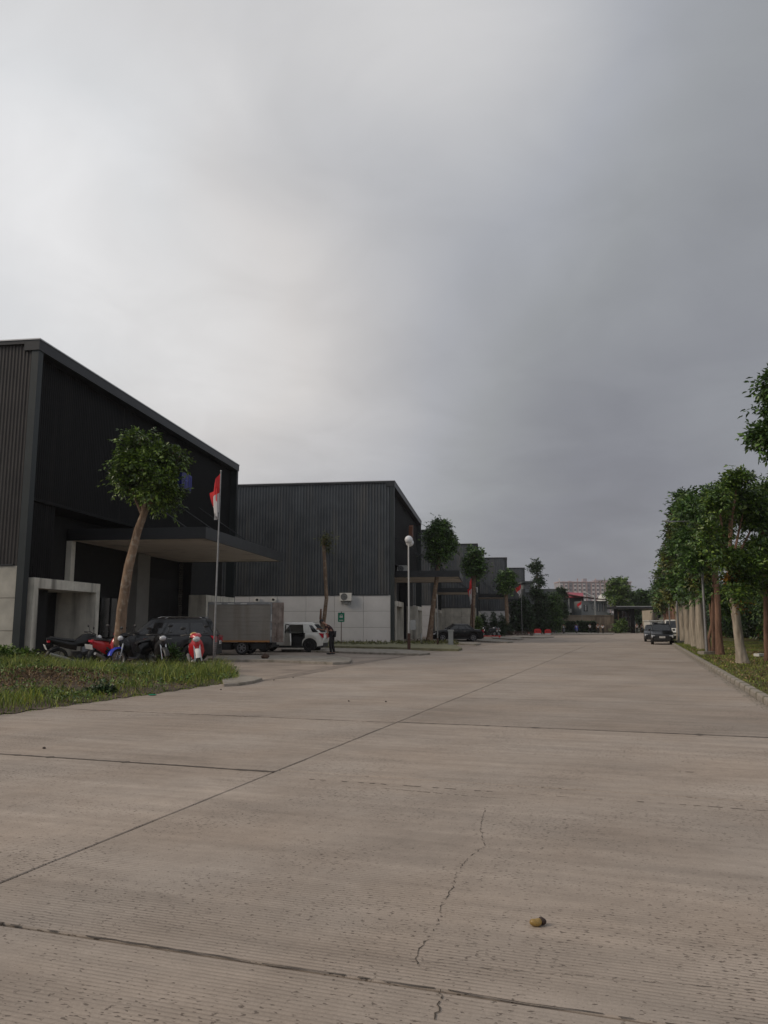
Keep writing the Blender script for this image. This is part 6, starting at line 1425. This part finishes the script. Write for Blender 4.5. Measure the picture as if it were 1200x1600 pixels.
# end wall of stained panels
t = thing('boundary_wall', 'brown stained block wall closing the end of the road behind the hedge', 'wall', (0, 0, 0))
(a, bq) = box_from_px(876, 963, 962, 147, 0.3)
MB().mm((a[0], a[1] + 0.02, 0), (bq[0], bq[1], bq[2] - 0.05)).build('wall_core', M['stonewall'], t)
n = 11; wdt = (bq[0] - a[0]) / n
for i in range(n):
    for j in range(2):
        z0_ = 0.02 + j * (bq[2] - 0.1) / 2
        MB().mm((a[0] + i * wdt + 0.02, a[1] - 0.06 + 0.01 * ((i * 7 + j) % 3), z0_), (a[0] + (i + 1) * wdt - 0.02, a[1] + 0.018, z0_ + (bq[2] - 0.1) / 2 - 0.04)).build('wall_panel', M['stonewall'], t)
MB().mm((a[0] - 0.1, a[1] - 0.12, bq[2] - 0.048), (bq[0] + 0.1, bq[1] + 0.1, bq[2] + 0.1)).build('coping', M['stonewall'], t)
(a, bq) = box_from_px(939, 962, 977, 146, 0.5); t = thing('low_wall', 'low pale plinth wall at the right foot of the stained end wall', 'wall', (0, 0, 0)); MB().mm((a[0], a[1] - 0.6, 0), (bq[0], a[1] + 0.6, bq[2])).build('plinth', M['stonewall'], t)
# hedge before it
t = thing('hedge', 'low dark clipped hedge in front of the end wall', 'hedge', (0, 0, 0)); (a, bq) = box_from_px(878, 931, 973, 143, 1.6)
N_ = 5200; P = np.stack([rng.uniform(a[0], bq[0], N_), rng.uniform(142.9, 144.6, N_), rng.random(N_) ** 0.6 * bq[2]], 1); V, F = leaves(P, np.tile([[0, -0.6, 0.5]], (N_, 1)), 3, 0.34, 0.2)
npmesh('foliage', V, F, M['leaf_dark'], t); MB().mm((a[0] + .1, 143.1, 0), (bq[0] - .1, 144.4, bq[2] - 0.15)).build('hedge_core', M['leaf_dark'], t)
# grey shed house with pinkish red roof
t = thing('shed_house', 'grey walled shed with a pinkish red sheet roof over the end wall', 'building', (0, 0, 0)); Yd = 166
(a, bq) = box_from_px(880, 912, 933, Yd, 12); MB().mm((a[0], Yd, 0), (bq[0], Yd + 12, bq[2])).build('wall', M['housegrey'], t)
r0 = atY(881, 925, Yd + 6); r1 = atY(911, 926.5, Yd + 6); e0 = atY(880, 933, Yd - 0.4); e1 = atY(912, 933, Yd - 0.4)
q = MB(); q.add([tuple(e0), tuple(e1), tuple(r1), tuple(r0), (e0.x, Yd + 12.5, e0.z), (e1.x, Yd + 12.5, e1.z)], [(0, 1, 2, 3), (3, 2, 5, 4), (0, 3, 4), (1, 5, 2)]); q.add([(e0.x, e0.y, e0.z - 0.15), (e1.x, e1.y, e1.z - 0.15), (e1.x, e1.y, e1.z - 0.002), (e0.x, e0.y, e0.z - 0.002)], [(0, 1, 2, 3)]); q.build('roof', M['roof_red'], t, fixn=False)
for px in (889,): 
    c = atY(px, 950, Yd); MB().tube([(c.x, Yd - 0.15, 0), (c.x, Yd - 0.15, e0.z - .2)], 0.12, 8).build('downpipe', M['white'], t)
c0 = atY(884, 955, Yd); MB().mm((c0.x, Yd - 0.6, c0.z - .3), (c0.x + 1.1, Yd - 0.02, c0.z + .5)).build('tank', M['white'], t)
for i in range(9):
    x = a[0] + (bq[0] - a[0]) * (i + .5) / 9; MB().mm((x, Yd - 0.05, 3.0), (x + 0.06, Yd - 0.005, bq[2] - .1)).build('wall_batten', M['housegrey'], t)
t = thing('shed_house', 'pale blue grey shed with open dark eaves right of the red roofed one', 'building', (0, 0, 0)); Yd = 160
(a, bq) = box_from_px(908, 948, 939, Yd, 10); MB().mm((a[0], Yd, 0), (bq[0], Yd + 10, bq[2])).build('wall', M['housepale'], t)
q = MB(); l0 = atY(905, 931, Yd - 1.2); l1 = atY(950, 937, Yd - 1.2); q.add([tuple(l0), tuple(l1), (l1.x, Yd + 10, l1.z + .6), (l0.x, Yd + 10, l0.z + .9), (l0.x, l0.y, l0.z - .15), (l1.x, l1.y, l1.z - .15), (l1.x, Yd + 10, l1.z + .45), (l0.x, Yd + 10, l0.z + .75)], [(0, 1, 2, 3), (4, 5, 6, 7), (0, 1, 5, 4), (1, 2, 6, 5), (0, 3, 7, 4)]); q.build('roof', M['rustpole'], t)
for k, (px0, px1, p0, p1) in enumerate(((912, 918, 945, 955), (924, 929, 943, 952), (933, 937, 943, 955), (941, 945, 943, 955))):
    A_ = atY(px0, p0, Yd); B2 = atY(px1, p1, Yd); o = MB().mm((A_.x, Yd - 0.06, B2.z), (B2.x, Yd - 0.004, A_.z)).build('window', M['glass'], t); MB().mm(((A_.x + B2.x) / 2 - .04, Yd - .1, B2.z), ((A_.x + B2.x) / 2 + .04, Yd - .062, A_.z)).build('frame', M['white'], o)
for px in (930,): 
    c = atY(px, 950, Yd - 3); MB().tube([(c.x, Yd - 3, 0), (c.x, Yd - 3, 7.4)], 0.14, 8).build('post', M['greypaint'], t); MB().tube([(c.x - 2, Yd - 3, 8.0), (c.x, Yd - 3, 6.9)], 0.12, 6).build('brace', M['white'], t)
t = thing('fabric_tent', 'white domed tent roof peeking over the sheds', 'tent', (0, 0, 0)); Yd = 172
c = atY(945, 941, Yd); q = MB(); vs = []; fs = []
for j in range(6):
    rr = 1.5 * math.cos(j / 5 * math.pi / 2) ** 0.8; zz = c.z + 1.9 * math.sin(j / 5 * math.pi / 2)
    for k in range(14): vs.append((c.x + rr * math.cos(k * math.pi / 7) * 1.1, Yd + rr * math.sin(k * math.pi / 7), zz))
for j in range(5):
    for k in range(14): fs.append((j * 14 + k, j * 14 + (k + 1) % 14, (j + 1) * 14 + (k + 1) % 14, (j + 1) * 14 + k))
q.add(vs, fs).build('canvas', M['white'], t, smooth='all'); q = MB()
for dx in (-1.4, 1.4): q.tube([(c.x + dx, Yd, 0), (c.x + dx, Yd, c.z)], 0.06, 6)
q.build('pole', M['galv'], t)
# flat roofed house behind the topiary
t = thing('flat_house', 'pale flat roofed two storey house behind the topiary tree', 'building', (0, 0, 0)); Yd = 158
(a, bq) = box_from_px(819, 876, 920, Yd, 12); MB().mm((a[0], Yd, 0), (bq[0], Yd + 12, bq[2])).build('wall', M['housegrey'], t)
(a, bq) = box_from_px(820, 833, 911, Yd, 8); MB().mm((a[0], Yd - 0.5, 8), (bq[0], Yd + 8, bq[2])).build('upper_storey', M['housepale'], t); MB().mm((a[0] - .4, Yd - 1.2, bq[2]), (bq[0] + .4, Yd + 8, bq[2] + .35)).build('roof', M['housegrey'], t)
for px0, px1, p0, p1 in ((823, 826, 914, 920), (828, 831, 914, 920), (852, 857, 944, 950), (843, 847, 953, 958), (856, 862, 932, 938)):
    A_ = atY(px0, p0, Yd - .5); B2 = atY(px1, p1, Yd - .5); MB().mm((A_.x, Yd - 0.62, B2.z), (B2.x, Yd - 0.502, A_.z)).build('window', M['white' if px0 > 840 else 'glass'], t)
# gate canopy
t = thing('gatehouse', 'flat dark gate canopy on dark posts across the right end of the road', 'gate', (0, 0, 0)); Yd = 138
A_ = atY(958, 947.5, Yd); B2 = atY(1036, 951.5, Yd); MB().mm((A_.x, Yd - 2, B2.z), (B2.x, Yd + 4, A_.z)).build('canopy_slab', M['fascia'], t); MB().mm((A_.x - .05, Yd - 2.06, A_.z - .12), (B2.x + .05, Yd - 2.002, A_.z + .03)).build('edge_trim', M['greypaint'], t)
for (p0, p1, y0, y1) in ((961, 966, 0, 0.6), (986, 992, 0, 0.6), (1030, 1033, 0, 0.6)):
    q0 = atY(p0, 970, Yd); q1 = atY(p1, 970, Yd); MB().mm((q0.x, Yd + y0, 0), (q1.x, Yd + y1, B2.z - .003)).build('post', M['clad_dark'], t)
q0 = atY(966, 955, Yd + 2); q1 = atY(986, 955, Yd + 2)
for i in range(9):
    x = q0.x + (q1.x - q0.x) * i / 9; MB().mm((x + .02, Yd + 2, 0.1), (x + (q1.x - q0.x) / 9 - .03, Yd + 2.1, 4.2)).build('gate_board', M['clad_dark'], t)
# guard booth and white house
t = thing('guard_booth', 'small white guard booth with a dark window behind the parked cars', 'booth', (0, 0, 0)); Yd = 133
(a, bq) = box_from_px(1015, 1034, 969, Yd, 3); MB().mm((a[0], Yd, 0), (bq[0], Yd + 3, bq[2] - .15)).build('wall', M['white'], t); MB().mm((a[0] - .15, Yd - .2, bq[2] - .148), (bq[0] + .15, Yd + 3.2, bq[2])).build('roof', M['white'], t)
A_ = atY(1019, 972.5, Yd); B2 = atY(1028, 981, Yd); MB().mm((A_.x, Yd - .04, B2.z), (B2.x, Yd - .002, A_.z)).build('window', M['glass'], t)
t = thing('side_house', 'cream rendered house with louvred grey opening right of the gate', 'building', (0, 0, 0)); Yd = 140
(a, bq) = box_from_px(1026, 1046, 953, Yd, 8); MB().mm((a[0], Yd, 0), (bq[0], Yd + 8, bq[2])).build('wall', M['cream'], t)
(a2, b2) = box_from_px(1030, 1050, 966, Yd - 3, 3); MB().mm((a2[0], Yd - 3, 0), (b2[0], Yd - .003, b2[2])).build('porch_wall', M['cream'], t)
A_ = atY(1032, 970, Yd - 3); B2 = atY(1038, 984, Yd - 3)
for i in range(6):
    zz = B2.z + (A_.z - B2.z) * i / 6; MB().mm((A_.x, Yd - 3.05, zz), (B2.x, Yd - 3.003, zz + (A_.z - B2.z) / 6 * .7)).build('louvre', M['greypaint'], t)
A_ = atY(1028, 956, Yd); B2 = atY(1038, 958.5, Yd); MB().mm((A_.x, Yd - .8, B2.z), (B2.x, Yd - .003, A_.z)).build('awning', M['rustpole'], t)
# green bin, planter bush
p = ground(1012, 989); t = thing('planter', 'bright yellow green low planter hedge by the guard booth', 'hedge', (p.x, p.y, 0)); N_ = 900
P = np.stack([rng.uniform(-.9, .9, N_), rng.uniform(-.4, .4, N_), rng.random(N_) * .75], 1); V, F = leaves(P, np.tile([[0, -.4, .7]], (N_, 1)), 3, .16, .09); npmesh('foliage', V, F, M['grass_g'], t); MB().mm((-.95, -.45, 0), (.95, .45, .25)).build('trough', M['kerb'], t)
bush('shrub', 'loose pale flowered shrub left of the gate posts', 970, 990, [(970, 975, 9, 9), (966, 983, 8, 6)], 2600, .30, .15, M['leaf3'], None, 135)
bush('shrub', 'dark garden shrub seen through the gate', 1003, 990, [(1000, 970, 8, 12), (1010, 974, 7, 12), (1020, 965, 8, 10)], 3000, .36, .18, M['leaf_dark'], None, 150)
# big layered tree and round tree beyond the gate
Yd = 158
tree('spreading_tree', 'big tree with flat layered tiers of foliage beyond the end wall', (atY(968, 990, Yd).x, Yd, 0), px_path([(968, 989), (968, 955), (967, 925)], Yd), [0.5, 0.4, 0.3],
     [px_lobe(966, 908, 14, 4.5, Yd), px_lobe(960, 917, 13, 3.5, Yd, 1), px_lobe(974, 918, 15, 4, Yd, -1), px_lobe(958, 927, 14, 4, Yd), px_lobe(976, 929, 17, 4, Yd, 1), px_lobe(964, 937, 18, 5, Yd, -1), px_lobe(972, 947, 20, 6, Yd), px_lobe(966, 920, 8, 14, Yd, 2)], 13000, .42, .22, M['leaf3'], M['bark3'], 'trees beyond the gate', seed=61, shell=.35)
tree('round_tree', 'dark round crowned tree right of the layered one', (atY(1003, 990, Yd + 4).x, Yd + 4, 0), px_path([(1003, 989), (1003, 960), (1003, 935)], Yd + 4), [0.45, 0.35, 0.3],
     [px_lobe(1000, 932, 17, 12, Yd + 4), px_lobe(1010, 942, 15, 12, Yd + 4), px_lobe(992, 944, 14, 10, Yd + 4), px_lobe(1002, 955, 22, 10, Yd + 4, 2)], 12000, .42, .22, M['leaf2'], M['bark3'], 'trees beyond the gate', seed=62, shell=.35)
tree('round_tree', 'shadowy tree filling the gap behind the gate canopy', (atY(1025, 990, Yd + 14).x, Yd + 14, 0), px_path([(1025, 989), (1025, 960), (1025, 945)], Yd + 14), [0.45, 0.35, 0.3],
     [px_lobe(1020, 950, 20, 14, Yd + 14), px_lobe(1004, 968, 20, 14, Yd + 16), px_lobe(1040, 940, 16, 20, Yd + 14), px_lobe(1036, 965, 20, 14, Yd + 14)], 9000, .42, .22, M['leaf_dark'], M['bark3'], 'trees beyond the gate', seed=63, shell=.35)
# bent neighbouring treetops behind the buildings closing the skyline
for i, (px, py, rx, ry, Yd, lb) in enumerate(((890, 955, 16, 14, 190, 'low treetop behind the red roofed shed'), (930, 957, 20, 12, 195, 'low treetop behind the pale shed'), (850, 945, 16, 16, 180, 'treetop behind the flat roofed house'), (1052, 950, 14, 30, 150, 'tree standing behind the far end of the right row'))):
    tree('distant_tree', lb, (atY(px, 990, Yd).x, Yd, 0), px_path([(px, 989), (px, py)], Yd), [0.4, 0.3], [px_lobe(px, py, rx, ry, Yd), px_lobe(px + 6, py + 8, rx, ry, Yd, 2)], 5000, .45, .25, M['leaf_dark'], M['bark3'], 'treetops behind the far buildings', seed=70 + i)
# apartment slab
Yd = 600; s_ = Yd / 1200
t = thing('apartment_block', 'long pale apartment block standing far off beyond the sheds', 'building', (0, 0, 0))
A_ = atY(873, 910, Yd); B2 = atY(986, 910, Yd)
MB().mm((A_.x, Yd, 0), (B2.x, Yd + 16, A_.z)).build('wall', M['far_grey'], t)
nb = 16; bw = (B2.x - A_.x) / nb; zt = A_.z; fl = 3.1
wm = MB().mm((0, 0, 0), (0.9, 0.3, 1.5)); wme = bpy.data.meshes.new('window'); wme.from_pydata(wm.v, [], wm.f); wme.materials.append(M['hazed_window'])
for i in range(nb):
    x = A_.x + i * bw
    MB().mm((x + 0.15, Yd - 0.5, 0), (x + 0.85, Yd - .003, zt + (0.8 if i % 4 else 3.0))).build('pilaster', M['far_white' if i == 0 else 'far_pinklit'], t)
    MB().mm((x + 1.0, Yd - 0.3, 0), (x + bw - .5, Yd - .004, zt - 1.0)).build('bay', M['far_white' if i % 4 != 2 else 'far_grey'], t)
    for f in range(9):
        for q in range(2):
            o = link('window', wme, t); o.location = (x + 1.2 + q * (bw - 2.2) * .5, Yd - 0.62, zt - 3.4 - f * fl)
MB().mm((A_.x - .5, Yd - .8, zt), (B2.x + .5, Yd + 16, zt + .6)).build('parapet', M['far_pinklit'], t)
for p0, p1, pt_ in ((911, 917, 904), (928, 952, 906), (889, 893, 907.5)):
    a_ = atY(p0, pt_, Yd + 4); c_ = atY(p1, pt_, Yd + 4); MB().mm((a_.x, Yd + 4, zt + .6), (c_.x, Yd + 9, a_.z)).build('roof_tower', M['far_grey'], t)

# ------------------------------------------------------------------ hazy air
hm = bpy.data.materials.new('haze_air'); hm.use_nodes = True; nt = hm.node_tree; nt.nodes.clear()
mo = nt.nodes.new('ShaderNodeOutputMaterial'); pv = nt.nodes.new('ShaderNodeVolumePrincipled')
pv.inputs['Density'].default_value = 0.00022; pv.inputs['Color'].default_value = (0.90, 0.88, 0.90, 1); pv.inputs['Anisotropy'].default_value = 0.2
nt.links.new(pv.outputs[0], mo.inputs['Volume'])
hz = MB().mm((-810, -260, -1.1), (810, 910, 48)).build('haze', hm); hz['kind'] = 'stuff'; hz['label'] = 'thin grey haze hanging over the whole estate'
